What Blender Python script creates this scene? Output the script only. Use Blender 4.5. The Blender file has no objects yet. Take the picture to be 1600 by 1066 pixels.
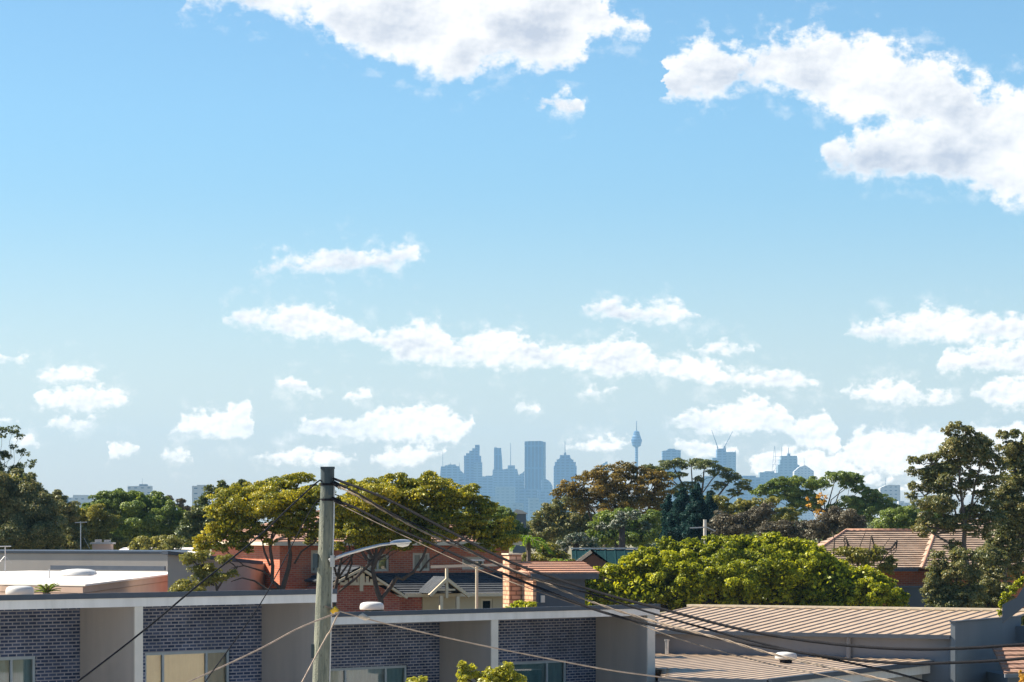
import bpy, math, random
import numpy as np
from mathutils import Vector, Matrix

# ------------------------------------------------------------------ basics
F = 4600.0      # focal length in photo pixels (1600 wide)
CX, HY = 800.0, 830.0
H = 8.5         # eye height
C = bpy.context.scene.collection
R = math.radians

def P(x, y, D):
    return Vector(((x - CX) / F * D, D, H + (HY - y) / F * D))

class MB:
    def __init__(s): s.v = []; s.f = []
    def add(s, vs, fs):
        o = len(s.v); s.v += [tuple(p) for p in vs]; s.f += [tuple(i + o for i in f) for f in fs]
        return s
    def quad(s, a, b, c, d): return s.add([a, b, c, d], [(0, 1, 2, 3)])
    def box(s, x0, x1, y0, y1, z0, z1):
        return s.add([(x0,y0,z0),(x1,y0,z0),(x1,y1,z0),(x0,y1,z0),(x0,y0,z1),(x1,y0,z1),(x1,y1,z1),(x0,y1,z1)],
                     [(0,3,2,1),(4,5,6,7),(0,1,5,4),(1,2,6,5),(2,3,7,6),(3,0,4,7)])
    def bar(s, a, b, w, h, up=(0,0,1)):          # rectangular bar from a to b
        a = Vector(a); b = Vector(b); d = (b - a).normalized()
        r = d.cross(Vector(up))
        if r.length < 1e-4: r = d.cross(Vector((1,0,0)))
        r.normalize(); u = r.cross(d)
        vs = [p + r * (i * w / 2) + u * (j * h / 2) for p in (a, b) for i, j in ((-1,-1),(1,-1),(1,1),(-1,1))]
        return s.add(vs, [(3,2,1,0),(4,5,6,7),(0,1,5,4),(1,2,6,5),(2,3,7,6),(3,0,4,7)])
    def prism(s, pts, off):                      # closed outline (3D points) pushed by off
        n = len(pts); off = Vector(off)
        vs = [Vector(p) for p in pts] + [Vector(p) + off for p in pts]
        return s.add(vs, [tuple(range(n)), tuple(range(2*n-1, n-1, -1))] + [(i, i+n, (i+1)%n+n, (i+1)%n) for i in range(n)])
    def tube(s, pts, rads, n=6, caps=True):
        pts = [Vector(p) for p in pts]; o = len(s.v); m = len(pts)
        ref = Vector((0.31, 0.87, 0.38)).normalized()
        for i, p in enumerate(pts):
            d = (pts[min(i+1, m-1)] - pts[max(i-1, 0)])
            d = d.normalized() if d.length > 1e-6 else Vector((0,0,1))
            a = d.cross(ref); a = a.normalized() if a.length > 1e-3 else Vector((1,0,0)); b = d.cross(a)
            r = rads[i] if hasattr(rads, '__len__') else rads
            for k in range(n):
                t = 2*math.pi*k/n; s.v.append(tuple(p + a*(math.cos(t)*r) + b*(math.sin(t)*r)))
        for i in range(m-1):
            for k in range(n):
                s.f.append((o+i*n+k, o+i*n+(k+1)%n, o+(i+1)*n+(k+1)%n, o+(i+1)*n+k))
        if caps:
            s.f.append(tuple(o+k for k in reversed(range(n)))); s.f.append(tuple(o+(m-1)*n+k for k in range(n)))
        return s
    def lathe(s, prof, c=(0,0,0), n=20):         # prof: (radius, z) pairs
        o = len(s.v); c = Vector(c)
        for r, z in prof:
            for k in range(n):
                t = 2*math.pi*k/n; s.v.append((c.x+r*math.cos(t), c.y+r*math.sin(t), c.z+z))
        for i in range(len(prof)-1):
            for k in range(n):
                s.f.append((o+i*n+k, o+i*n+(k+1)%n, o+(i+1)*n+(k+1)%n, o+(i+1)*n+k))
        s.f.append(tuple(o+k for k in reversed(range(n)))); s.f.append(tuple(o+(len(prof)-1)*n+k for k in range(n)))
        return s
    def mesh(s, name, mat, smooth=False):
        me = bpy.data.meshes.new(name); me.from_pydata(s.v, [], s.f); me.update()
        if mat: me.materials.append(mat)
        if smooth:
            me.polygons.foreach_set('use_smooth', [True]*len(me.polygons))
        return me

def obj(name, mb, mat, parent=None, loc=(0,0,0), smooth=False):
    o = bpy.data.objects.new(name, mb if isinstance(mb, bpy.types.Mesh) else mb.mesh(name, mat, smooth))
    C.objects.link(o); o.location = loc
    if parent: o.parent = parent
    return o

def tag(o, label=None, cat=None, group=None, kind=None):
    if label: o['label'] = label
    if cat: o['category'] = cat
    if group: o['group'] = group
    if kind: o['kind'] = kind
    return o

class Thing:
    """An Empty on the ground at (x, y), turned by yaw; local x runs along the front, local y into the thing."""
    def __init__(s, name, label, cat, xy, yaw=0.0, group=None, z=0.0):
        s.O = Vector((xy[0], xy[1])); s.yaw = yaw
        s.t = Vector((math.cos(yaw), math.sin(yaw))); s.n = Vector((-math.sin(yaw), math.cos(yaw)))
        s.o = bpy.data.objects.new(name, None); C.objects.link(s.o)
        s.o.location = (xy[0], xy[1], z); s.o.rotation_euler = (0, 0, yaw); s.z = z
        tag(s.o, label, cat, group)
    def hit(s, px, py=None, yo=0.0):             # where the photo's pixel meets the plane local y = yo
        d = Vector(((px - CX) / F, 1.0)); lam = (yo + s.O.dot(s.n)) / d.dot(s.n)
        a = (d*lam - s.O).dot(s.t)
        return (a, None) if py is None else (a, H + (HY - py) / F * lam - s.z)
    def loc(s, p):
        q = Vector((p[0], p[1])) - s.O
        return Vector((q.dot(s.t), q.dot(s.n), p[2] - s.z))
    def part(s, name, mb, mat, parent=None, smooth=False):
        return obj(name, mb, mat, parent or s.o, smooth=smooth)

# ------------------------------------------------------------------ materials
MATS = {}
def newmat(name):
    m = bpy.data.materials.new(name); m.use_nodes = True
    nt = m.node_tree; nt.nodes.clear()
    return m, nt
def N(nt, typ, **kw):
    n = nt.nodes.new(typ)
    for k, v in kw.items():
        if k.startswith('i_'):
            n.inputs[k[2:].replace('_', ' ')].default_value = v
        else: setattr(n, k, v)
    return n
def L(nt, a, b): nt.links.new(a, b)
def math_(nt, op, a, b=None, c=None, clamp=False):
    n = nt.nodes.new('ShaderNodeMath'); n.operation = op; n.use_clamp = clamp
    for i, v in enumerate((a, b, c)):
        if v is None: continue
        if isinstance(v, (int, float)): n.inputs[i].default_value = v
        else: nt.links.new(v, n.inputs[i])
    return n.outputs[0]
def mixc(nt, fac, a, b, blend='MIX'):
    n = nt.nodes.new('ShaderNodeMix'); n.data_type = 'RGBA'; n.blend_type = blend
    for s, v in ((n.inputs[0], fac), (n.inputs[6], a), (n.inputs[7], b)):
        if isinstance(v, (int, float)): s.default_value = v
        elif isinstance(v, tuple): s.default_value = (*v[:3], 1)
        else: nt.links.new(v, s)
    return n.outputs[2]

def mat(name, c, c2=None, scale=2.0, rough=0.75, bump=0.0, bscale=30.0, metal=0.0, spec=0.3, streak=False):
    m, nt = newmat(name)
    out = N(nt, 'ShaderNodeOutputMaterial'); b = N(nt, 'ShaderNodeBsdfPrincipled')
    b.inputs['Roughness'].default_value = rough; b.inputs['Metallic'].default_value = metal
    b.inputs['Specular IOR Level'].default_value = spec
    L(nt, b.outputs[0], out.inputs[0])
    tc = N(nt, 'ShaderNodeTexCoord')
    if c2 is None: c2 = tuple(x*0.82 for x in c)
    vec = tc.outputs['Object']
    if streak:
        mp = N(nt, 'ShaderNodeMapping'); mp.inputs['Scale'].default_value = (1, 1, 0.12); L(nt, vec, mp.inputs[0]); vec = mp.outputs[0]
    no = N(nt, 'ShaderNodeTexNoise', i_Scale=scale, i_Detail=6.0, i_Roughness=0.6); L(nt, vec, no.inputs['Vector'])
    mr = N(nt, 'ShaderNodeMapRange'); L(nt, no.outputs[0], mr.inputs[0]); mr.inputs[1].default_value = .3; mr.inputs[2].default_value = .7
    L(nt, mixc(nt, mr.outputs[0], c, c2), b.inputs['Base Color'])
    if bump:  # bluish wall and glass tones carry part of the distance haze
        nb = N(nt, 'ShaderNodeTexNoise', i_Scale=bscale, i_Detail=4.0); L(nt, tc.outputs['Object'], nb.inputs['Vector'])
        bp = N(nt, 'ShaderNodeBump', i_Strength=bump, i_Distance=0.02); L(nt, nb.outputs[0], bp.inputs['Height']); L(nt, bp.outputs[0], b.inputs['Normal'])
    MATS[name] = m
    return m

def mat_brick(name, c1, c2, mortar, bw=0.24, bh=0.086, ms=0.012, rough=0.85, bias=0.0, dirt=0.25):
    m, nt = newmat(name)
    out = N(nt, 'ShaderNodeOutputMaterial'); b = N(nt, 'ShaderNodeBsdfPrincipled'); b.inputs['Roughness'].default_value = rough
    b.inputs['Specular IOR Level'].default_value = 0.25
    L(nt, b.outputs[0], out.inputs[0])
    tc = N(nt, 'ShaderNodeTexCoord'); sp = N(nt, 'ShaderNodeSeparateXYZ'); L(nt, tc.outputs['Object'], sp.inputs[0])
    cb = N(nt, 'ShaderNodeCombineXYZ'); L(nt, math_(nt, 'ADD', sp.outputs[0], sp.outputs[1]), cb.inputs[0]); L(nt, sp.outputs[2], cb.inputs[1])
    br = N(nt, 'ShaderNodeTexBrick'); br.inputs['Scale'].default_value = 1.0; br.inputs['Brick Width'].default_value = bw
    br.inputs['Row Height'].default_value = bh; br.inputs['Mortar Size'].default_value = ms; br.inputs['Mortar Smooth'].default_value = 0.1
    br.inputs['Bias'].default_value = bias
    br.inputs['Color1'].default_value = (*c1, 1); br.inputs['Color2'].default_value = (*c2, 1); br.inputs['Mortar'].default_value = (*mortar, 1)
    L(nt, cb.outputs[0], br.inputs['Vector'])
    no = N(nt, 'ShaderNodeTexNoise', i_Scale=0.9, i_Detail=8.0, i_Roughness=0.65); L(nt, tc.outputs['Object'], no.inputs['Vector'])
    mr = N(nt, 'ShaderNodeMapRange'); L(nt, no.outputs[0], mr.inputs[0]); mr.inputs[1].default_value = .3; mr.inputs[2].default_value = .7
    mr.inputs[3].default_value = 1 - dirt; mr.inputs[4].default_value = 1 + dirt*0.5
    L(nt, mixc(nt, 1.0, br.outputs[0], mr.outputs[0], 'MULTIPLY'), b.inputs['Base Color'])
    bp = N(nt, 'ShaderNodeBump', i_Strength=0.5, i_Distance=0.01); bp.invert = True
    L(nt, br.outputs['Fac'], bp.inputs['Height']); L(nt, bp.outputs[0], b.inputs['Normal'])
    return m

def mat_tile(name, c1, c2, c3, rough=0.8):
    """roof tiles: colour by tile column (the rows are real steps)"""
    m, nt = newmat(name)
    out = N(nt, 'ShaderNodeOutputMaterial'); b = N(nt, 'ShaderNodeBsdfPrincipled'); b.inputs['Roughness'].default_value = rough
    b.inputs['Specular IOR Level'].default_value = 0.3
    L(nt, b.outputs[0], out.inputs[0])
    tc = N(nt, 'ShaderNodeTexCoord'); sp = N(nt, 'ShaderNodeSeparateXYZ'); L(nt, tc.outputs['Object'], sp.inputs[0])
    cb = N(nt, 'ShaderNodeCombineXYZ'); L(nt, math_(nt, 'ADD', sp.outputs[0], sp.outputs[1]), cb.inputs[0]); L(nt, sp.outputs[2], cb.inputs[1])
    br = N(nt, 'ShaderNodeTexBrick'); br.inputs['Scale'].default_value = 1.0; br.inputs['Brick Width'].default_value = 0.30
    br.inputs['Row Height'].default_value = 0.13; br.inputs['Mortar Size'].default_value = 0.004
    br.inputs['Color1'].default_value = (*c1, 1); br.inputs['Color2'].default_value = (*c2, 1); br.inputs['Mortar'].default_value = (*tuple(x*.5 for x in c1), 1)
    L(nt, cb.outputs[0], br.inputs['Vector'])
    no = N(nt, 'ShaderNodeTexNoise', i_Scale=1.6, i_Detail=8.0, i_Roughness=0.7); L(nt, tc.outputs['Object'], no.inputs['Vector'])
    mr = N(nt, 'ShaderNodeMapRange'); L(nt, no.outputs[0], mr.inputs[0]); mr.inputs[1].default_value = .45; mr.inputs[2].default_value = .7
    L(nt, mixc(nt, mr.outputs[0], br.outputs[0], c3), b.inputs['Base Color'])
    wv = N(nt, 'ShaderNodeTexWave', i_Scale=1.05); wv.bands_direction = 'X'; L(nt, cb.outputs[0], wv.inputs['Vector'])
    bp = N(nt, 'ShaderNodeBump', i_Strength=0.8, i_Distance=0.04); L(nt, wv.outputs['Fac'], bp.inputs['Height']); L(nt, bp.outputs[0], b.inputs['Normal'])
    return m

def mat_leaf(name, dark, mid, light, trans=0.45, noise=0.5, gloss=0.04, tint=(1.15, 1.1, 0.5)):
    m, nt = newmat(name)
    out = N(nt, 'ShaderNodeOutputMaterial')
    geo = N(nt, 'ShaderNodeNewGeometry'); tc = N(nt, 'ShaderNodeTexCoord')
    no = N(nt, 'ShaderNodeTexNoise', i_Scale=noise, i_Detail=3.0); L(nt, tc.outputs['Object'], no.inputs['Vector'])
    mr = N(nt, 'ShaderNodeMapRange'); L(nt, no.outputs[0], mr.inputs[0]); mr.inputs[1].default_value = .3; mr.inputs[2].default_value = .7
    f = math_(nt, 'ADD', math_(nt, 'MULTIPLY', geo.outputs['Random Per Island'], 0.6), math_(nt, 'MULTIPLY', mr.outputs[0], 0.4))
    rp = N(nt, 'ShaderNodeValToRGB'); L(nt, f, rp.inputs[0])
    e = rp.color_ramp.elements; e[0].position = 0.12; e[0].color = (*dark, 1); e[1].position = 0.88; e[1].color = (*light, 1)
    k = e.new(0.5); k.color = (*mid, 1)
    d = N(nt, 'ShaderNodeBsdfDiffuse'); t = N(nt, 'ShaderNodeBsdfTranslucent')
    L(nt, rp.outputs[0], d.inputs[0]); L(nt, mixc(nt, 1.0, rp.outputs[0], tint, 'MULTIPLY'), t.inputs[0])
    mx = N(nt, 'ShaderNodeMixShader'); mx.inputs[0].default_value = trans; L(nt, d.outputs[0], mx.inputs[1]); L(nt, t.outputs[0], mx.inputs[2])
    g = N(nt, 'ShaderNodeBsdfGlossy'); g.inputs['Roughness'].default_value = 0.45; g.inputs['Color'].default_value = (.8, .85, .8, 1)
    m2 = N(nt, 'ShaderNodeMixShader'); m2.inputs[0].default_value = gloss; L(nt, mx.outputs[0], m2.inputs[1]); L(nt, g.outputs[0], m2.inputs[2])
    L(nt, m2.outputs[0], out.inputs[0])
    return m

def mat_glass(name, tint, rough=0.02):
    m, nt = newmat(name)
    out = N(nt, 'ShaderNodeOutputMaterial'); t = N(nt, 'ShaderNodeBsdfTransparent'); t.inputs[0].default_value = (*tint, 1)
    g = N(nt, 'ShaderNodeBsdfGlossy'); g.inputs['Roughness'].default_value = rough
    fr = N(nt, 'ShaderNodeFresnel'); fr.inputs[0].default_value = 1.6
    mx = N(nt, 'ShaderNodeMixShader'); L(nt, math_(nt, 'ADD', fr.outputs[0], 0.12), mx.inputs[0]); L(nt, t.outputs[0], mx.inputs[1]); L(nt, g.outputs[0], mx.inputs[2])
    L(nt, mx.outputs[0], out.inputs[0])
    return m

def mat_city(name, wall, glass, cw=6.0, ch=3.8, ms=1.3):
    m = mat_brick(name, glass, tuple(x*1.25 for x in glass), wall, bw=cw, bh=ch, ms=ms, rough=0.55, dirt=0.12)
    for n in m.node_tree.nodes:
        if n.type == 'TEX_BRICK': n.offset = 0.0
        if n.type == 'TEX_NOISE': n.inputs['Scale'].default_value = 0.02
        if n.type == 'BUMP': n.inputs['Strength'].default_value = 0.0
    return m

M_navy = mat_brick('navy_brick', (.020, .036, .085), (.075, .10, .18), (.30, .30, .345), ms=0.016, dirt=0.45)
M_red = mat_brick('red_brick', (.58, .175, .085), (.45, .125, .068), (.48, .31, .23), ms=0.009)
M_redd = mat_brick('dark_red_brick', (.48, .145, .10), (.34, .09, .07), (.45, .30, .25), ms=0.010)
M_tan = mat_brick('sun_striped_brick', (.80, .50, .33), (.62, .32, .19), (.30, .17, .11), bh=.15, bw=.35, ms=0.022)  # stripes of grazing sun painted in: pale bricks, dark widened joints
M_taupe = mat('taupe_render', (.48, .44, .41), (.38, .355, .34), 1.6, .9, .25, 60, streak=True)
M_white = mat('white_paint', (.76, .74, .72), (.60, .585, .565), 2.2, .6, streak=True)
M_pale = mat('pale_paint', (.66, .62, .56), (.58, .55, .50), 2.0, .8)
M_grey = mat('grey_render', (.44, .42, .40), (.37, .35, .34), .6, .9, .15, 40, streak=True)
M_pink = mat('pinkish_render', (.50, .36, .29), (.44, .32, .26), .9, .9)
M_dark = mat('dark_flashing', (.045, .060, .085), (.06, .075, .10), 3, .5)
M_charcoal = mat('charcoal_cladding', (.055, .075, .105), (.075, .095, .12), .8, .7, streak=True)
M_bluegrey = mat('bluegrey_wall', (.19, .21, .245), (.155, .175, .205), .5, .8, .15, 30, streak=True)
M_slatewall = mat('slate_wall', (.185, .21, .235), (.145, .17, .195), .7, .85, streak=True)
M_metalroof = mat('beige_metal_roof', (.50, .375, .265), (.36, .265, .185), 1.6, .5, metal=0.0, spec=.4)
M_whiteroof = mat('white_membrane', (.85, .80, .76), (.78, .72, .67), .4, .6)
M_cream = mat('cream_render', (.55, .47, .33), (.48, .40, .28), 1.0, .85)
M_creamtrim = mat('cream_trim', (.66, .58, .44), (.58, .5, .38), 2.0, .7)
M_timber = mat('weathered_pole', (.27, .275, .215), (.10, .115, .095), 16, .9, .8, 40, streak=True)
nt_ = M_timber.node_tree; b_ = [n for n in nt_.nodes if n.type == 'BSDF_PRINCIPLED'][0]
src = b_.inputs['Base Color'].links[0].from_socket; tc_ = N(nt_, 'ShaderNodeTexCoord'); sp_ = N(nt_, 'ShaderNodeSeparateXYZ'); L(nt_, tc_.outputs['Object'], sp_.inputs[0])
nz_ = N(nt_, 'ShaderNodeTexNoise', i_Scale=4.0, i_Detail=6.0); L(nt_, tc_.outputs['Object'], nz_.inputs['Vector'])
mr_ = N(nt_, 'ShaderNodeMapRange'); L(nt_, math_(nt_, 'ADD', sp_.outputs[2], math_(nt_, 'MULTIPLY', nz_.outputs[0], .9)), mr_.inputs[0]); mr_.inputs[1].default_value = 8.6; mr_.inputs[2].default_value = 10.0
vo_ = N(nt_, 'ShaderNodeTexVoronoi', i_Scale=7.0); vm_ = N(nt_, 'ShaderNodeMapping'); vm_.inputs['Scale'].default_value = (3, 3, .8); L(nt_, tc_.outputs['Object'], vm_.inputs[0]); L(nt_, vm_.outputs[0], vo_.inputs['Vector'])
pit = N(nt_, 'ShaderNodeMapRange'); L(nt_, vo_.outputs['Distance'], pit.inputs[0]); pit.inputs[1].default_value = .10; pit.inputs[2].default_value = .2; pit.inputs[3].default_value = .35; pit.inputs[4].default_value = 1.0
L(nt_, mixc(nt_, 1.0, mixc(nt_, math_(nt_, 'MULTIPLY', mr_.outputs[0], .8), src, (.06, .085, .09)), pit.outputs[0], 'MULTIPLY'), b_.inputs['Base Color'])
M_poletop = mat('pole_cap_metal', (.05, .075, .085), (.035, .05, .06), 6, .6)
M_galv = mat('galvanised', (.55, .56, .57), (.42, .43, .45), 8, .35, metal=.7)
M_vent = mat('vent_cap', (.62, .62, .60), (.5, .5, .5), 4, .45)
M_black = mat('black_rubber', (.010, .011, .014), (.018, .018, .022), 5, .85, spec=.08)
M_cable = mat('aged_cable', (.34, .26, .19), (.05, .045, .045), 4, .6)
M_service = mat('cream_cable', (.50, .39, .30), (.22, .17, .14), 5, .6)
M_ceramic = mat('ceramic', (.6, .52, .42), (.4, .33, .27), 20, .3)
M_yellow = mat('yellow_sleeve', (.75, .48, .03), (.55, .33, .02), 20, .5)
M_alu = mat('window_alu', (.34, .40, .44), (.30, .35, .39), 4, .4)
M_navyframe = mat('dark_frame', (.05, .07, .1), None, 4, .4)
M_blindrefl = mat('cream_reflection_blind', (.82, .64, .46), (.70, .54, .40), 2.5, .9)  # warm reflection of the houses opposite, painted as the blind's colour
M_blindt = mat('teal_curtain', (.22, .36, .38), (.13, .24, .27), 3.0, .9, streak=True)
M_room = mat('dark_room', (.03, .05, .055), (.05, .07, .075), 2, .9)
M_glass = mat_glass('window_glass', (.78, .86, .86))
M_tile = mat_tile('terracotta_tile', (.46, .27, .19), (.36, .20, .145), (.25, .17, .14))
M_tileh = mat_tile('beige_brown_tile', (.45, .335, .255), (.33, .24, .18), (.22, .17, .135))
M_tileb = mat_tile('brown_tile', (.38, .23, .17), (.28, .165, .125), (.22, .14, .10))
M_tileo = mat_tile('orange_tile', (.58, .33, .22), (.48, .25, .17), (.40, .24, .19))
M_slate = mat_tile('slate_tile', (.055, .065, .08), (.04, .048, .06), (.085, .09, .10), rough=.95)
M_teal = mat('teal_metal', (.008, .034, .040), (.007, .028, .034), 1, .9, spec=.05)
M_bark = mat('bark', (.060, .045, .040), (.10, .08, .065), 8, .95, .5, 30)
M_barkp = mat('pale_bark', (.13, .105, .095), (.20, .165, .14), 6, .95, .5, 30)
M_twig = mat('mauve_twigs', (.12, .085, .075), (.17, .12, .105), 3, .95)

LF = {
 'yellow': mat_leaf('leaf_yellow', (0.072, 0.097, 0.015), (0.215, 0.237, 0.024), (0.680, 0.550, 0.031), .42),
 'olive':  mat_leaf('leaf_olive', (0.096, 0.118, 0.032), (0.214, 0.214, 0.047), (0.406, 0.353, 0.064), .38),
 'green':  mat_leaf('leaf_green', (0.065, 0.108, 0.030), (0.140, 0.208, 0.043), (0.283, 0.337, 0.065), .38),
 'fig':    mat_leaf('leaf_fig', (0.056, 0.093, 0.014), (0.254, 0.298, 0.018), (0.680, 0.662, 0.034), .44, .35, .025),
 'dark':   mat_leaf('leaf_dark', (0.047, 0.077, 0.044), (0.108, 0.141, 0.056), (0.250, 0.259, 0.092), .34),
 'blue': mat_leaf('leaf_conifer', (.008, .032, .034), (.014, .048, .046), (.03, .075, .060), .22, gloss=.01, tint=(1, 1.1, .9)),
 'brown': mat_leaf('leaf_bronze', (.062, .056, .018), (.17, .13, .028), (.40, .26, .05), .42),
 'mauve': mat_leaf('leaf_twiggy', (.050, .050, .036), (.105, .092, .062), (.18, .145, .09), .3, tint=(1.1, 1, .8)),
 'flower': mat_leaf('leaf_flowering', (0.029, 0.072, 0.043), (0.072, 0.109, 0.058), (0.620, 0.620, 0.522), .2, tint=(1.1, 1, .8)),
 'dusky':  mat_leaf('leaf_dusky', (.072, .098, .046), (.165, .185, .068), (.38, .31, .13), .38),
 'palm':   mat_leaf('leaf_palm', (0.087, 0.203, 0.017), (0.174, 0.319, 0.029), (0.406, 0.493, 0.043), .45),
 'autumn': mat_leaf('leaf_autumn', (0.435, 0.246, 0.029), (0.620, 0.377, 0.043), (0.620, 0.319, 0.072), .45),
 'lime':   mat_leaf('leaf_lime', (0.160, 0.191, 0.032), (0.398, 0.398, 0.047), (0.660, 0.574, 0.064), .45),
}

# ------------------------------------------------------------------ foliage
def leaf_mesh(name, pos, nrm, size, mat_, rng, aspect=0.62):
    n = len(pos)
    a = rng.normal(size=(n, 3)); a -= nrm * np.sum(a*nrm, axis=1)[:, None]
    a /= np.linalg.norm(a, axis=1)[:, None] + 1e-9
    b = np.cross(nrm, a)
    s = size[:, None]; w = s * aspect
    v = np.empty((n, 4, 3), np.float32)
    v[:, 0] = pos - a*s; v[:, 1] = pos + b*w; v[:, 2] = pos + a*s; v[:, 3] = pos - b*w
    me = bpy.data.meshes.new(name)
    me.vertices.add(n*4); me.vertices.foreach_set('co', v.ravel())
    me.loops.add(n*4); me.loops.foreach_set('vertex_index', np.arange(n*4, dtype=np.int32))
    me.polygons.add(n); me.polygons.foreach_set('loop_start', np.arange(0, n*4, 4, dtype=np.int32))
    try: me.polygons.foreach_set('loop_total', np.full(n, 4, dtype=np.int32))
    except Exception: pass
    me.update(calc_edges=True); me.materials.append(mat_)
    return me

def crown_points(lobes, D, rng, leafpx, cover, npuff, prel, flat, core, sparse, depth, gx=1.15, gy=1.0):
    """lobes in photo pixels -> leaf centres, normals, sizes (world metres) and the puffs' centres"""
    leafpx = leafpx*.67; k = D / F; PC, PR = [], []
    lobes = [(x, y+ry*.30*gy, rx*gx, ry*(1+.45*gy)) for x, y, rx, ry in lobes]
    for (x, y, rx, ry) in lobes:
        c = np.array(P(x, y, D)); r = np.array((rx, max(rx, ry)*depth, ry)) * k
        c[1] += rng.uniform(-.35, .35) * r[1] * 1.5
        m = int(min(130, max(6, npuff/9.0 * 1.9/(prel*prel*max(flat, .5)))))
        d = rng.normal(size=(m, 3)); fl = (d[:, 2] < 0) & (rng.random(m) < .25); d[fl, 2] *= -1; d /= np.linalg.norm(d, axis=1)[:, None]
        PC.append(c + d * r * rng.uniform(.4, .95, (m, 1)))
        g = (r[0]*r[2])**0.5 * prel
        PR.append(np.stack([g*rng.uniform(.8, 1.35, m), g*rng.uniform(.8, 1.35, m), g*flat*rng.uniform(.75, 1.2, m)], 1))
    PC = np.concatenate(PC); PR = np.concatenate(PR)
    area = PR[:, 0]*PR[:, 2]*math.pi / k**2
    cnt = np.maximum(3, (1.35 * cover * area / (leafpx**2 * 1.24)).astype(int))
    idx = np.repeat(np.arange(len(PC)), cnt); n = len(idx)
    d = rng.normal(size=(n, 3)); d /= np.linalg.norm(d, axis=1)[:, None]
    low = (d[:, 2] < -.2) & (rng.random(n) < .75); d[low, 2] *= -1
    rr = 1 - .45*rng.random(n)**1.5
    pos = PC[idx] + d * PR[idx] * rr[:, None]
    nr = d*1.0 + rng.normal(size=(n, 3))*.65 + np.array((0, 0, .35)); nr /= np.linalg.norm(nr, axis=1)[:, None]
    sz = leafpx*k * rng.uniform(.6, 1.25, n)
    keep = rng.random(n) > sparse
    pos, nr, sz = pos[keep], nr[keep], sz[keep]
    if core > 0:
        for (x, y, rx, ry) in lobes:
            m = int(core * rx*ry*math.pi / (leafpx*1.7)**2)
            if m < 1: continue
            c = np.array(P(x, y, D)); r = np.array((rx, max(rx, ry)*depth, ry)) * k
            d = rng.normal(size=(m, 3)); d /= np.linalg.norm(d, axis=1)[:, None]
            pos = np.concatenate([pos, c + d*r*(.8*rng.random((m, 1))**.5)])
            q = rng.normal(size=(m, 3)); q /= np.linalg.norm(q, axis=1)[:, None]
            nr = np.concatenate([nr, q]); sz = np.concatenate([sz, leafpx*k*rng.uniform(1.3, 2.0, m)])
    return pos, nr, sz, PC

def wobble(a, b, rng, n=5, amp=.08, sag=0.0):
    a = Vector(a); b = Vector(b); ln = (b-a).length; pts = []
    for i in range(n+1):
        t = i/n; j = Vector(rng.normal(size=3)) * ln*amp*math.sin(math.pi*t)
        pts.append(a.lerp(b, t) + j + Vector((0, 0, -sag*ln*math.sin(math.pi*t)*(1-t))))
    return pts

def tree(name, label, cat, D, lobes, leaf='green', leafpx=2.4, cover=3.2, base=None, fork=None, stems=None, bark=None, r0=.22,
         npuff=9, prel=.42, flat=.75, core=1.2, sparse=0.0, depth=.8, seed=0, group=None, twigs=3, limbs=True, trunk=True, gx=1.15, gy=1.0):
    rng = np.random.default_rng(seed + 11); bark = bark or M_bark; k = D/F
    xs = [l[0] for l in lobes]; ys = [l[1] for l in lobes]
    if base is None: base = sum(xs)/len(xs)
    root = P(base, HY, D); rx, ry = root.x, root.y
    t = Thing(name, label, cat, (rx, ry), 0, group)
    pos, nr, sz, PC = crown_points(lobes, D, rng, leafpx, cover, npuff, prel, flat, core, sparse, depth, gx, gy)
    off = np.array((rx, ry, 0.0))
    cr = bpy.data.objects.new('crown', leaf_mesh('crown', (pos - off).astype(np.float32), nr, sz, LF[leaf], rng)); C.objects.link(cr); cr.parent = t.o
    if not trunk: return t
    mb = MB(); o = Vector((rx, ry, 0))
    ends = []
    if stems:
        for pl in stems:
            pts = [P(q[0], q[1], D + (q[3] if len(q) > 3 else 0)) - o for q in pl]
            rad = [q[2]*k/2 for q in pl]
            if pl[0][1] > 895 and pl[0][2] >= 5:       # a main stem: down to the ground
                pts.insert(0, Vector((pts[0].x, pts[0].y, 0))); rad.insert(0, rad[0]*1.2)
            mb.tube(pts, rad, 7); ends.append(pts[-1])
        if base is not None and not any(pl[0][1] > 895 and pl[0][2] >= 5 for pl in stems):
            q = P(stems[0][0][0], stems[0][0][1], D) - o; mb.tube([(q.x, q.y, 0), q], [r0*1.2, stems[0][0][2]*k/2], 7)
    else:
        fk = fork or (base, max(ys))
        q = P(fk[0], fk[1], D) - o
        mb.tube(wobble((0, 0, 0), q, rng, 4, .03), [r0*1.25, r0*1.1, r0, r0*.95, r0*.85], 8); ends = [q]
    if limbs:
        for (x, y, lx, ly) in lobes:
            c = P(x, y + ly*.3, D) - o
            src = min(ends, key=lambda e: (e-c).length + (8 if e.z > c.z + 1 else 0))
            if (src-c).length < .2: continue
            rr = max(.015, r0*.25*min(1.0, lx/25))
            pts = wobble(src, c, rng, 5, .05, .10)
            mb.tube(pts, [rr, rr*.9, rr*.8, rr*.68, rr*.55, rr*.4], 5)
            near = PC[np.argsort(np.sum((PC - np.array(c + o))**2, axis=1))[:twigs]]
            for q in near:
                mb.tube(wobble(c, Vector(q) - o, rng, 3, .06, .05), [rr*.42, rr*.35, rr*.25, rr*.12], 4)
    obj('trunk', mb, bark, t.o, smooth=True)
    return t

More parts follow.
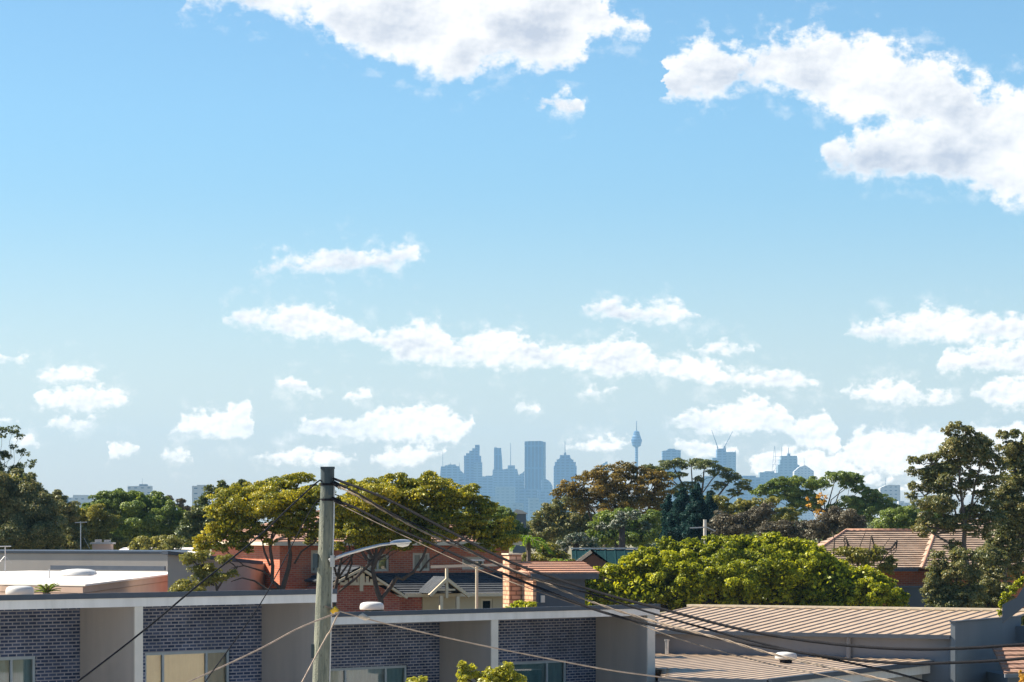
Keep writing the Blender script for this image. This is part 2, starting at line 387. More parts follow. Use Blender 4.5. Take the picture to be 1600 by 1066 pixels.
# ------------------------------------------------------------------ roof helpers
def tiled(mb, poly, gauge=.32, h=.045):
    """convex polygon of 3D points, the first edge along the eave; stepped rows of tiles up the slope"""
    p = [Vector(q) for q in poly]; e = (p[1]-p[0]).normalized()
    n = None
    for q in p[2:]:
        c = (p[1]-p[0]).cross(q-p[0])
        if c.length > 1e-5: n = c.normalized(); break
    if n.z < 0: n = -n
    g = n.cross(e)
    if g.z < 0: g = -g
    ab = [((q-p[0]).dot(e), (q-p[0]).dot(g)) for q in p]
    bmax = max(b for a, b in ab)
    def span(b):
        xs = []
        for i in range(len(ab)):
            (a0, b0), (a1, b1) = ab[i], ab[(i+1) % len(ab)]
            if abs(b1-b0) < 1e-9:
                if abs(b-b0) < 1e-6: xs += [a0, a1]
            elif min(b0, b1)-1e-6 <= b <= max(b0, b1)+1e-6:
                xs.append(a0 + (a1-a0)*(b-b0)/(b1-b0))
        return (min(xs), max(xs)) if xs else None
    b = 0.0
    while b < bmax - 1e-3:
        b2 = min(b+gauge, bmax); s0, s1 = span(b+1e-5), span(b2-1e-5)
        if s0 and s1:
            q = lambda a, bb, hh: p[0] + e*a + g*bb + n*hh
            mb.quad(q(s0[0], b, h), q(s0[1], b, h), q(s1[1], b2, .004), q(s1[0], b2, .004))
            mb.quad(q(s0[0], b, -.01), q(s0[1], b, -.01), q(s0[1], b, h), q(s0[0], b, h))
        b = b2
    mb.add([q - n*.03 for q in p], [tuple(range(len(p)))])
    return mb

def hip(mb, x0, x1, y0, y1, ze, pitch):
    w, d = x1-x0, y1-y0; m = min(w, d)/2; zr = ze + m*math.tan(R(pitch))
    if w >= d:
        a, b = (x0+m, y0+m, zr), (x1-m, y0+m, zr)
        tiled(mb, [(x0,y0,ze),(x1,y0,ze),b,a]); tiled(mb, [(x1,y1,ze),(x0,y1,ze),a,b])
        tiled(mb, [(x0,y1,ze),(x0,y0,ze),a]); tiled(mb, [(x1,y0,ze),(x1,y1,ze),b])
        caps = [(a,b),((x0,y0,ze),a),((x1,y0,ze),b),((x0,y1,ze),a),((x1,y1,ze),b)]
    else:
        a, b = (x0+m, y0+m, zr), (x0+m, y1-m, zr)
        tiled(mb, [(x0,y0,ze),(x1,y0,ze),a]); tiled(mb, [(x1,y1,ze),(x0,y1,ze),b])
        tiled(mb, [(x0,y1,ze),(x0,y0,ze),a,b]); tiled(mb, [(x1,y0,ze),(x1,y1,ze),b,a])
        caps = [(a,b),((x0,y0,ze),a),((x1,y0,ze),a),((x0,y1,ze),b),((x1,y1,ze),b)]
    cb = MB()
    for p, q in caps:
        cb.tube([Vector(p)+Vector((0,0,.03)), Vector(q)+Vector((0,0,.03))], .07, 6)
    return cb, zr

def ribbed(mb, x0, x1, y0, y1, z0, z1, pitch=.7, rw=.07, rh=.055, th=.03):
    """metal sheet falling from y1 to y0 with raised ribs along y"""
    mb.add([(x0,y0,z0),(x1,y0,z0),(x1,y1,z1),(x0,y1,z1),(x0,y0,z0-th),(x1,y0,z0-th),(x1,y1,z1-th),(x0,y1,z1-th)],
           [(0,1,2,3),(7,6,5,4),(0,4,5,1),(1,5,6,2),(2,6,7,3),(3,7,4,0)])
    x = x0 + pitch*.4
    while x < x1 - rw:
        a, b = x, x+rw
        mb.add([(a-.03,y0,z0+.002),(a,y0,z0+rh),(b,y0,z0+rh),(b+.03,y0,z0+.002),(a-.03,y1,z1+.002),(a,y1,z1+rh),(b,y1,z1+rh),(b+.03,y1,z1+.002)],
               [(0,4,5,1),(1,5,6,2),(2,6,7,3),(0,1,2,3),(7,6,5,4)])
        x += pitch
    return mb

def holed_wall(mb, x0, x1, z0, z1, y, holes, reveal=.14):
    xs = sorted({x0, x1, *[h[0] for h in holes], *[h[1] for h in holes]}); zs = sorted({z0, z1, *[h[2] for h in holes], *[h[3] for h in holes]})
    xs = [v for v in xs if x0 <= v <= x1]; zs = [v for v in zs if z0 <= v <= z1]
    for i in range(len(xs)-1):
        for j in range(len(zs)-1):
            cx, cz = (xs[i]+xs[i+1])/2, (zs[j]+zs[j+1])/2
            if any(h[0] < cx < h[1] and h[2] < cz < h[3] for h in holes): continue
            mb.quad((xs[i],y,zs[j]),(xs[i+1],y,zs[j]),(xs[i+1],y,zs[j+1]),(xs[i],y,zs[j+1]))
    for a, b, c, d in holes:
        e = y+reveal
        mb.quad((a,y,c),(a,e,c),(a,e,d),(a,y,d)); mb.quad((b,e,c),(b,y,c),(b,y,d),(b,e,d))
        mb.quad((a,y,d),(a,e,d),(b,e,d),(b,y,d)); mb.quad((a,e,c),(a,y,c),(b,y,c),(b,e,c))
    return mb

def window(T, a, b, c, d, y, mull=(), fw=.07, frame=None, blind=None, glass=None, back=True):
    """frame (the window part) with its panes and a blind behind; y: plane of the frame's face, local"""
    fr = MB(); t = .06
    fr.box(a, b, y, y+t, d-fw, d).box(a, b, y, y+t, c, c+fw)
    fr.box(a, a+fw, y, y+t, c+fw, d-fw).box(b-fw, b, y, y+t, c+fw, d-fw)
    for m in mull: fr.box(m-fw*.45, m+fw*.45, y+.004, y+t-.004, c+fw, d-fw)
    w = T.part('window', fr, frame or M_alu)
    cuts = [a+fw] + sorted(mull) + [b-fw]
    pn = MB().quad((a+fw, y+.035, c+fw), (b-fw, y+.035, c+fw), (b-fw, y+.035, d-fw), (a+fw, y+.035, d-fw))
    T.part('pane', pn, glass or M_glass, w)
    if back:
        bl = MB(); nn = max(8, int((b-a)/.09)); z0, z1 = c+.01, d-.01
        for i in range(nn):              # gently folded curtain
            x0, x1 = a+.01+(b-a-.02)*i/nn, a+.01+(b-a-.02)*(i+1)/nn
            ya, yb = y+.11+.012*(i % 2), y+.11+.012*((i+1) % 2)
            bl.quad((x0, ya, z0), (x1, yb, z0), (x1, yb, z1), (x0, ya, z1))
        T.part('curtain', bl, blind or M_room, w)  # fallback colour paints the unlit room's darkness onto the sheet
    return w

def roof_vent(T, x, y, z, r=.36):
    v = T.part('roof_vent', MB().lathe([(r*.55,0),(r*.55,.08),(r*.62,.10),(r*.62,.14)], (x,y,z), 20), M_black, smooth=False)
    T.part('vent_cap', MB().lathe([(r*.96,.125),(r,.15),(r,.21),(r*.97,.27),(r*.9,.315),(r*.72,.345),(r*.4,.358),(.02,.36)], (x,y,z), 28), M_vent, v, smooth=True)
    return v

# ------------------------------------------------------------------ camera, sun, sky
cam = bpy.data.cameras.new('camera'); co = bpy.data.objects.new('camera', cam); C.objects.link(co)
cam.sensor_width = 36; cam.lens = 36*F/1600; cam.shift_y = (HY-533)/1600
co.location = (0, 0, H); co.rotation_euler = (R(90), 0, 0); cam.clip_start = .5; cam.clip_end = 30000
S = bpy.context.scene; S.camera = co
S.view_settings.view_transform = 'Standard'; S.view_settings.look = 'None'; S.view_settings.gamma = 1; S.view_settings.exposure = 1.32
S.cycles.volume_bounces = 1; S.cycles.max_bounces = 6; S.cycles.diffuse_bounces = 3; S.cycles.transparent_max_bounces = 12
S.cycles.sample_clamp_indirect = 4

SUN_EL, SUN_X, SUN_Y = R(43), -.965, .262
az = math.atan2(SUN_X, SUN_Y)
sd = Vector((math.sin(az)*math.cos(SUN_EL), math.cos(az)*math.cos(SUN_EL), math.sin(SUN_EL)))
sl = bpy.data.lights.new('sun', 'SUN'); so = bpy.data.objects.new('sun', sl); C.objects.link(so)
sl.energy = 4.6; sl.angle = R(.55); sl.color = (1.0, .89, .73)
so.rotation_euler = sd.to_track_quat('Z', 'Y').to_euler(); so.location = (0, 0, 60)

def curve_points(cv, pts):
    pts = sorted(pts)
    while len(cv.points) > 2: cv.points.remove(cv.points[0])
    cv.points[0].location = pts[0]; cv.points[-1].location = pts[-1]
    for p in pts[1:-1]: cv.points.new(*p)
    for p in cv.points: p.handle_type = 'VECTOR'

# clouds: each layer is a list of clouds, each cloud a list of (x, top, bottom) in photo pixels, turned below into azimuth and elevation
CLOUDS = [
 [[(280,-5,2),(300,-60,6),(350,-60,12),(400,-60,20),(445,-60,26),(480,-60,24),(500,-60,55),(540,-60,80),(600,-60,97),(640,-60,114),(700,-60,132),(740,-60,130),(760,-60,106),(800,-60,102),(860,-60,116),(905,-60,102),(925,-30,74),(960,14,52),(1000,38,58),(1024,60,64)],
  [(1008,106,110),(1040,80,150),(1060,70,168),(1100,55,164),(1140,70,150),(1162,88,132),(1185,72,140),(1220,54,150),(1270,46,165),(1320,42,200),(1350,42,196),(1400,62,190),(1440,84,200),(1452,76,205),(1480,96,230),(1530,120,250),(1548,140,262),(1590,130,285),(1640,120,300)]],
 [[(848,152,154),(860,138,172),(880,135,180),(898,150,178),(906,164,166)],
  [(1276,248,250),(1290,225,264),(1330,200,274),(1370,186,276),(1400,180,276),(1440,170,272),(1490,160,286),(1530,150,292),(1560,150,318),(1600,150,328),(1640,160,330)]],
 [[(402,417,419),(430,402,424),(448,395,425),(470,405,425),(500,394,425),(540,386,424),(556,383,424),(576,399,423),(584,383,422),(602,379,421),(640,384,418),(662,404,412)],
  [(908,488,490),(940,472,497),(962,466,500),(985,476,502),(1010,474,503),(1045,464,502),(1070,476,500),(1094,491,494)],
  [(1318,522,525),(1368,496,532),(1410,491,535),(1440,475,536),(1470,486,536),(1500,474,537),(1520,488,537),(1560,488,537),(1640,496,537)]],
 [[(345,498,500),(362,482,504),(382,478,506),(430,483,520),(480,479,529),(512,478,532),(540,500,534),(570,513,534),(590,515,540),(620,508,560),(670,501,569),(690,503,571),(706,532,572),(722,541,572),(740,526,573),(765,508,575),(800,515,576),(830,531,575),(860,541,572),(900,541,578),(940,531,588),(970,522,588),(1000,530,588),(1015,546,588),(1030,560,588),(1050,555,592),(1080,550,594),(1100,556,598),(1150,575,604),(1200,581,607),(1230,576,608),(1282,598,601)],
  [(1458,574,576),(1480,543,580),(1530,538,582),(1640,534,582)]],
 [[(-40,540,566),(0,546,567),(20,552,565),(42,560,562)],
  [(60,590,593),(75,578,595),(100,570,597),(115,566,597),(140,578,597),(162,592,594)],
  [(430,604,606),(455,590,612),(475,594,616),(508,618,621)],
  [(800,416,418),(830,418,432),(858,420,438),(880,428,442),(912,438,440)] if False else [(538,624,627),(556,612,628),(572,606,624),(580,622,624)],
  [(905,612,614),(925,604,618),(945,602,617),(962,610,612)],
  [(1082,548,550),(1110,532,552),(1140,527,552),(1180,548,550)],
  [(1308,618,620),(1340,604,626),(1380,592,630),(1415,590,632),(1440,608,632),(1475,612,634),(1502,630,632)],
  [(1512,612,616),(1545,598,632),(1580,588,636),(1640,580,638)]],
 [[(50,626,630),(62,608,638),(95,602,641),(130,599,642),(165,602,642),(190,614,634),(212,626,628)],
  [(262,676,680),(290,650,682),(318,634,684),(335,648,684),(355,632,686),(385,624,684),(400,660,664)],
  [(466,660,664),(485,650,676),(520,654,680),(545,656,684),(580,645,688),(622,632,692),(660,634,692),(690,636,690),(720,650,690),(742,654,657)],
  [(804,640,642),(822,630,646),(842,642,644)],
  [(1040,658,662),(1070,642,668),(1100,638,674),(1130,632,676),(1160,617,678),(1190,618,678),(1222,634,680),(1240,656,690),(1262,645,700),(1285,640,706),(1302,655,712),(1314,690,700)]],
 [[(-40,640,662),(0,646,664),(30,656,662)],[(66,660,664),(95,652,670),(130,656,672),(152,650,656)],
  [(90,700,706),(120,680,714),(145,676,716),(170,684,716),(196,690,714),(214,700,704)],
  [(252,712,714),(280,703,719),(308,714,716)],
  [(408,684,688),(440,672,694),(474,684,688)],[(400,712,716),(450,702,724),(500,698,726),(545,708,722),(560,714,716)],
  [(562,716,720),(600,702,726),(650,692,726),(695,700,706)],
  [(880,692,694),(930,684,704),(965,682,706),(985,690,694)],
  [(1050,694,698),(1085,682,716),(1120,690,716),(1150,706,712)],[(1165,732,735),(1190,705,745),(1230,694,752),(1270,700,757),(1320,716,757),(1360,738,757),(1392,750,754)],
  ],
 [[(1308,708,712),(1340,672,735),(1372,666,737),(1410,678,742),(1450,668,746),(1500,673,742),(1560,664,746),(1640,650,746)],[(905,752,756),(960,742,762),(1010,750,756)]],
 [[(1398,762,766),(1450,744,771),(1500,738,772),(1560,746,772),(1640,742,775)],[(20,690,694),(42,672,700),(60,694,698)]],
]
def build_world():
    w = bpy.data.worlds.new('World'); S.world = w; w.use_nodes = True; nt = w.node_tree; nt.nodes.clear()
    out = N(nt, 'ShaderNodeOutputWorld'); bg = N(nt, 'ShaderNodeBackground'); L(nt, bg.outputs[0], out.inputs[0])
    sky = N(nt, 'ShaderNodeTexSky'); sky.sky_type = 'NISHITA'; sky.sun_disc = False
    sky.sun_elevation = SUN_EL; sky.sun_rotation = az
    sky.altitude = 1500; sky.air_density = 1.0; sky.dust_density = 1.7; sky.ozone_density = 5.0
    tc = N(nt, 'ShaderNodeTexCoord'); sp = N(nt, 'ShaderNodeSeparateXYZ'); L(nt, tc.outputs['Generated'], sp.inputs[0])
    A = math_(nt, 'ARCTAN2', sp.outputs[0], sp.outputs[1])          # azimuth from +Y
    E = math_(nt, 'ARCSINE', sp.outputs[2])                          # elevation
    # in hundreds of photo pixels
    u = math_(nt, 'MULTIPLY', A, F/100); v = math_(nt, 'MULTIPLY', E, F/100)
    cb = N(nt, 'ShaderNodeCombineXYZ'); L(nt, u, cb.inputs[0]); L(nt, math_(nt, 'MULTIPLY', v, 1.25), cb.inputs[1])
    wn = N(nt, 'ShaderNodeTexNoise', i_Scale=2.6, i_Detail=7.0, i_Roughness=0.60); L(nt, cb.outputs[0], wn.inputs['Vector'])
    ws = N(nt, 'ShaderNodeSeparateColor'); L(nt, wn.outputs['Color'], ws.inputs[0])
    wu = math_(nt, 'SUBTRACT', ws.outputs[0], .5); wv = math_(nt, 'SUBTRACT', ws.outputs[1], .5)
    # the lower a cloud, the smaller its billows look
    near = N(nt, 'ShaderNodeMapRange'); L(nt, v, near.inputs[0]); near.inputs[1].default_value = .4; near.inputs[2].default_value = 7.0
    near.inputs[3].default_value = .42; near.inputs[4].default_value = 1.35
    u2 = math_(nt, 'ADD', u, math_(nt, 'MULTIPLY', math_(nt, 'MULTIPLY', wu, .85), near.outputs[0]))
    v2 = math_(nt, 'ADD', v, math_(nt, 'MULTIPLY', math_(nt, 'MULTIPLY', wv, .50), near.outputs[0]))
    fn = N(nt, 'ShaderNodeTexNoise', i_Scale=2.4, i_Detail=10.0, i_Roughness=0.60); L(nt, cb.outputs[0], fn.inputs['Vector'])
    off = N(nt, 'ShaderNodeVectorMath'); off.operation = 'ADD'; L(nt, cb.outputs[0], off.inputs[0]); off.inputs[1].default_value = (-.10, .13, 0)
    fo = N(nt, 'ShaderNodeTexNoise', i_Scale=2.6, i_Detail=6.0, i_Roughness=0.58); L(nt, off.outputs[0], fo.inputs['Vector'])
    fbm = math_(nt, 'MULTIPLY', math_(nt, 'SUBTRACT', fn.outputs[0], .5), math_(nt, 'MULTIPLY', near.outputs[0], .85))
    relief = math_(nt, 'MULTIPLY', math_(nt, 'SUBTRACT', fn.outputs[0], fo.outputs[0]), .7)
    f2 = N(nt, 'ShaderNodeTexNoise', i_Scale=6.0, i_Detail=8.0, i_Roughness=0.52); L(nt, cb.outputs[0], f2.inputs['Vector'])
    off2 = N(nt, 'ShaderNodeVectorMath'); off2.operation = 'ADD'; L(nt, cb.outputs[0], off2.inputs[0]); off2.inputs[1].default_value = (-.04, .06, 0)
    f3 = N(nt, 'ShaderNodeTexNoise', i_Scale=6.0, i_Detail=5.0, i_Roughness=0.46); L(nt, off2.outputs[0], f3.inputs['Vector'])
    hi = N(nt, 'ShaderNodeMapRange'); L(nt, v, hi.inputs[0]); hi.inputs[1].default_value = 2.0; hi.inputs[2].default_value = 5.5
    lo_ = math_(nt, 'SUBTRACT', 1.0, hi.outputs[0])
    fbm = math_(nt, 'ADD', math_(nt, 'MULTIPLY', fbm, math_(nt, 'ADD', .45, math_(nt, 'MULTIPLY', hi.outputs[0], .55))), math_(nt, 'MULTIPLY', math_(nt, 'SUBTRACT', f2.outputs[0], .52), math_(nt, 'ADD', .26, math_(nt, 'MULTIPLY', lo_, .26))))
    relief = math_(nt, 'ADD', math_(nt, 'MULTIPLY', relief, hi.outputs[0]), math_(nt, 'MULTIPLY', math_(nt, 'SUBTRACT', f2.outputs[0], f3.outputs[0]), math_(nt, 'ADD', .5, math_(nt, 'MULTIPLY', lo_, 1.3))))
    pn = N(nt, 'ShaderNodeTexNoise', i_Scale=.8, i_Detail=2.0); L(nt, cb.outputs[0], pn.inputs['Vector'])
    U0, U1, E0, E1 = -8.6, 8.6, -1.0, 10.0
    tt = N(nt, 'ShaderNodeMapRange'); tt.clamp = False; L(nt, u2, tt.inputs[0]); tt.inputs[1].default_value = U0; tt.inputs[2].default_value = U1
    tv = tt.outputs[0]
    ev = math_(nt, 'DIVIDE', math_(nt, 'SUBTRACT', v2, E0), E1-E0)
    tcol = N(nt, 'ShaderNodeCombineColor'); [L(nt, tv, tcol.inputs[i]) for i in range(3)]
    alpha = None; shade = None
    for li, layer in enumerate(CLOUDS):
        top, bot = [], []
        def tr(x, y):
            a = math.atan((x-CX)/F); e = math.atan((HY-y)/F*math.cos(a))
            return ((a*F/100-U0)/(U1-U0), (e*F/100-E0)/(E1-E0))
        prev = None
        for cl in sorted(layer, key=lambda c: c[0][0]):
            x0, a0, b0 = cl[0]
            top.append((tr(x0-14, 0)[0], tr(x0, (a0+b0)/2)[1]-.05)); bot.append((tr(x0-14, 0)[0], tr(x0, (a0+b0)/2)[1]+.05))
            for x, a, b in cl:
                top.append(tr(x, a)); bot.append(tr(x, b))
            x1, a1, b1 = cl[-1]
            if x1 < 1630:
                top.append((tr(x1+14, 0)[0], tr(x1, (a1+b1)/2)[1]-.05)); bot.append((tr(x1+14, 0)[0], tr(x1, (a1+b1)/2)[1]+.05))
        top = [(min(max(a,0),1), min(max(b,0),1)) for a, b in top]; bot = [(min(max(a,0),1), min(max(b,0),1)) for a, b in bot]
        top = [(0.0, 0.0)] + top + [(1.0, 0.0)]; bot = [(0.0, .3)] + bot + [(1.0, .3)]
        def clean(p):
            q = []
            for a, b in p:
                if q and a <= q[-1][0] + 1e-4: a = q[-1][0] + 2e-4
                q.append((min(a, 1.0), b))
            return q
        rc = N(nt, 'ShaderNodeRGBCurve'); L(nt, tcol.outputs[0], rc.inputs['Color'])
        mp = rc.mapping; mp.use_clip = False; mp.extend = 'HORIZONTAL'
        curve_points(mp.curves[0], clean(top)); curve_points(mp.curves[1], clean(bot)); mp.update()
        sc = N(nt, 'ShaderNodeSeparateColor'); L(nt, rc.outputs[0], sc.inputs[0])
        T_, B_ = sc.outputs[0], sc.outputs[1]
        dt = math_(nt, 'MULTIPLY', math_(nt, 'SUBTRACT', T_, ev), E1-E0)
        db = math_(nt, 'MULTIPLY', math_(nt, 'SUBTRACT', ev, B_), E1-E0)
        d = math_(nt, 'MINIMUM', math_(nt, 'ADD', dt, fbm), math_(nt, 'ADD', db, math_(nt, 'MULTIPLY', fbm, .6)))
        d = math_(nt, 'ADD', d, math_(nt, 'ADD', .02, math_(nt, 'MULTIPLY', hi.outputs[0], .025)))
        mr = N(nt, 'ShaderNodeMapRange'); mr.interpolation_type = 'SMOOTHSTEP'; L(nt, d, mr.inputs[0])
        mr.inputs[1].default_value = -.04; L(nt, math_(nt, 'MULTIPLY', near.outputs[0], .20), mr.inputs[2])
        a = mr.outputs[0]
        wi = N(nt, 'ShaderNodeMapRange'); wi.interpolation_type = 'SMOOTHSTEP'; L(nt, d, wi.inputs[0]); wi.inputs[1].default_value = -.36; wi.inputs[2].default_value = .02
        wf = N(nt, 'ShaderNodeMapRange'); L(nt, fn.outputs[0], wf.inputs[0]); wf.inputs[1].default_value = .50; wf.inputs[2].default_value = .72
        a = math_(nt, 'MAXIMUM', a, math_(nt, 'MULTIPLY', math_(nt, 'MULTIPLY', wi.outputs[0], wf.outputs[0]), .42))
        # darkness: towards the base of thick clouds
        thick = math_(nt, 'MULTIPLY', math_(nt, 'SUBTRACT', T_, B_), E1-E0)
        hgt = math_(nt, 'DIVIDE', db, math_(nt, 'MAXIMUM', thick, .05))
        g = math_(nt, 'MULTIPLY', math_(nt, 'SUBTRACT', 1.0, hgt, clamp=True), math_(nt, 'DIVIDE', d, math_(nt, 'ADD', math_(nt, 'MULTIPLY', thick, .32), .05), clamp=True))
        g = math_(nt, 'MULTIPLY', g, a)
        alpha = a if alpha is None else math_(nt, 'MAXIMUM', alpha, a)
        shade = g if shade is None else math_(nt, 'MAXIMUM', shade, g)
    # shade painted on the clouds: grey bases in patches, less the relief highlights
    patch = N(nt, 'ShaderNodeMapRange'); L(nt, pn.outputs[0], patch.inputs[0]); patch.inputs[1].default_value = .38; patch.inputs[2].default_value = .66
    sh = math_(nt, 'MULTIPLY', shade, math_(nt, 'ADD', .16, math_(nt, 'MULTIPLY', patch.outputs[0], 1.35)))
    sh = math_(nt, 'SUBTRACT', sh, relief, clamp=True)
    sh = math_(nt, 'MULTIPLY', sh, .95, clamp=True)
    warm = N(nt, 'ShaderNodeMapRange'); L(nt, v, warm.inputs[0]); warm.inputs[1].default_value = .6; warm.inputs[2].default_value = 4.0
    white = mixc(nt, warm.outputs[0], (10.2, 8.9, 7.3), (6.3, 6.15, 6.0))
    grey = mixc(nt, warm.outputs[0], (6.0, 5.5, 5.0), (3.1, 3.4, 4.0))
    ccol = mixc(nt, sh, white, grey)
    hs = N(nt, 'ShaderNodeHueSaturation'); hs.inputs['Saturation'].default_value = 1.15; hs.inputs['Value'].default_value = .97; L(nt, sky.outputs[0], hs.inputs['Color'])
    st_ = N(nt, 'ShaderNodeMapRange'); st_.interpolation_type = 'SMOOTHSTEP'; L(nt, v, st_.inputs[0]); st_.inputs[1].default_value = -.5; st_.inputs[2].default_value = 5.5; st_.inputs[3].default_value = .30; st_.inputs[4].default_value = 1.08; L(nt, st_.outputs[0], hs.inputs['Saturation'])
    va_ = N(nt, 'ShaderNodeMapRange'); L(nt, v, va_.inputs[0]); va_.inputs[1].default_value = .8; va_.inputs[2].default_value = 6.5; va_.inputs[3].default_value = .79; va_.inputs[4].default_value = .96; L(nt, va_.outputs[0], hs.inputs['Value'])
    hi2 = N(nt, 'ShaderNodeMapRange'); L(nt, v, hi2.inputs[0]); hi2.inputs[1].default_value = .5; hi2.inputs[2].default_value = 6.0
    front = math_(nt, 'GREATER_THAN', sp.outputs[1], 0.0)
    al = math_(nt, 'MULTIPLY', alpha, front)
    fa_ = N(nt, 'ShaderNodeMapRange'); L(nt, v, fa_.inputs[0]); fa_.inputs[1].default_value = .5; fa_.inputs[2].default_value = 3.2; fa_.inputs[3].default_value = .82; fa_.inputs[4].default_value = .98
    al = math_(nt, 'MULTIPLY', al, fa_.outputs[0])
    L(nt, mixc(nt, al, mixc(nt, 1.0, hs.outputs[0], mixc(nt, hi2.outputs[0], (1.07, .95, .80), (.90, .985, .875)), 'MULTIPLY'), ccol), bg.inputs[0])
    bg.inputs[1].default_value = 0.075
build_world()

#@@PART2
# ------------------------------------------------------------------ ground
g = MB(); g.quad((-5600, -150, 0), (5600, -150, 0), (5600, 10600, 0), (-5600, 10600, 0))
tag(obj('ground', g, mat('ground_grass', (.16, .15, .07), (.24, .20, .13), .15, .95)), kind='structure')
rd = MB(); rd.quad((-70, 26, .004), (90, 26, .004), (90, 34, .004), (-70, 34, .004))
tag(obj('road', rd, mat('asphalt', (.05, .05, .052), (.07, .07, .07), 2, .9)), kind='structure')
pv = MB(); pv.box(-70, 90, 34, 34.2, 0, .13); pv.quad((-70, 34.2, .12), (90, 34.2, .12), (90, 95, .12), (-70, 67, .12))
tag(obj('bounce_paving', pv, mat('bounce_concrete', (.50, .48, .44), (.42, .40, .37), 1, .9)), kind='structure')  # unseen paving, added wide and pale so sunlight bounces onto the terrace fronts

# ------------------------------------------------------------------ the two terraces
def terrace(name, label, cat, D0x, bricks, blades, x_end_roof, x_start, ytop, windows, vents, depth=9.5):
    (x0, D0) = D0x
    T = Thing(name, label, cat, (P(x0, HY, D0).x, D0), R(45))
    DB = 2.25
    zt = T.hit(*ytop)[1]                       # top of the flashing
    s0 = T.hit(x_start)[0]; s1 = T.hit(x_end_roof)[0]
    zf = zt - .13                              # top of the white fascia
    zb = zf - .215                             # its foot
    # roof: a sheet that falls away to the back
    rf = MB(); ribbed(rf, s0+.02, s1-.02, -depth-DB, -.06, 0, 0, .6)
    rf.v = [(x, -y, (zt - .05) - (-y)*.045 + z) for x, y, z in rf.v]; rf.f = [tuple(reversed(f)) for f in rf.f]
    roof = T.part('roof', rf, M_metalroof)
    T.part('flashing', MB().box(s0, s1, -.03, .10, zf+.002, zt), M_dark)
    fa = MB(); fa.box(s0, s1, 0, .05, zb, zf); fa.box(s1-.05, s1, .052, depth+DB, zb-.3, zf-.35)
    fa.box(s0, s1-.06, .052, DB+.02, zb+.03, zb+.06)
    xj = s0 + 1.3
    while xj < s1:
        fa.box(xj-.02, xj+.02, -.004, -.0005, zb+.003, zf-.004); xj += 3.6
    T.part('fascia', fa, M_white)
    holes = []
    for wn in windows:
        a, d = T.hit(wn['x0'], wn['y'], DB); b = T.hit(wn['x1'], yo=DB)[0]; holes.append((a, b, d-1.75, d))
    wl = MB(); lo = T.hit(x_start, yo=DB)[0]; hi = T.hit(bricks[-1][1], yo=DB)[0]
    last = T.hit(blades[-1][1], yo=0)[0]
    holed_wall(wl, lo, last-.02, 0, zb+.02, DB, holes)
    wl.quad((last-.02, DB, 0), (last-.02, depth+DB-.2, 0), (last-.02, depth+DB-.2, zb-.35), (last-.02, DB, zb+.02))
    wl.quad((lo, depth+DB-.2, 0), (lo, DB, 0), (lo, DB, zb+.02), (lo, depth+DB-.2, zb-.35))
    wl.quad((last-.02, depth+DB-.2, 0), (lo, depth+DB-.2, 0), (lo, depth+DB-.2, zb-.35), (last-.02, depth+DB-.2, zb-.35))
    T.part('brick_wall', wl, M_navy)
    for xa, xb in blades:
        a, b = T.hit(xa)[0], T.hit(xb)[0]
        w = T.part('blade_wall', MB().box(a, b-.01, .075, DB-.003, 0, zb-.01), M_taupe)
        T.part('end_render', MB().box(a-.004, b-.006, .03, .074, 0, zb-.004), M_pale, w)
    for wn, h in zip(windows, holes):
        mull = [T.hit(m, yo=DB)[0] for m in wn['mull']]
        window(T, *h, DB+.05, mull, .075, M_alu, wn.get('blind'))
    for (px, py, D) in vents:
        q = T.loc(P(px, HY, D)); zz = (zt - .05) - q.y*.045
        roof_vent(T, q.x, q.y, zz)
    return T

TL = terrace('terrace_house', 'navy brick terrace in front of the wide white flat roof, with a cream-painted window reflection', 'terrace house', (0, 69.0),
    [(-170, 120), (225, 417)], [(-85, -70), (212, 225), (497, 509)], 526, -190, (0, 930),
    [dict(x0=-20, x1=57, y=1028, mull=(20,), blind=M_blindt), dict(x0=227, x1=360, y=1020, mull=(257, 325), blind=M_blindrefl)],
    [(31, 928, 74.5)])
TR = terrace('terrace_house', 'lower navy brick terrace between the timber pole and ribbed metal roofs, teal curtained windows', 'terrace house', (515, 82.3),
    [(480, 685), (780, 932)], [(769, 780), (1013, 1025)], 1031, 470, (601, 955),
    [dict(x0=512, x1=637, y=1045, mull=(542, 605), blind=M_blindt), dict(x0=780, x1=886, y=1036, mull=(800, 857), blind=M_blindt)],
    [(581, 950, 87.5)])

SH = Thing('street_house', 'cream rendered house with a brown tiled roof, mirrored warmly in the terrace windows', 'house', (48, 82), R(-90))
hl = [(3, 4.4, 3.4, 4.8), (7.5, 9, 3.4, 4.8), (13, 14.4, 3.4, 4.8)]
SH.part('wall', holed_wall(MB().box(.01, 17.99, .3, 9, 0, 6.0), 0, 18, 0, 6.0, 0, hl), M_cream)
for h in hl: window(SH, *h, .06, [(h[0]+h[1])/2], .09, M_white, M_room)
rf = MB(); hip(rf, -.4, 18.4, -.4, 9.4, 6.02, 20); SH.part('tiled_roof', rf, M_tileb)

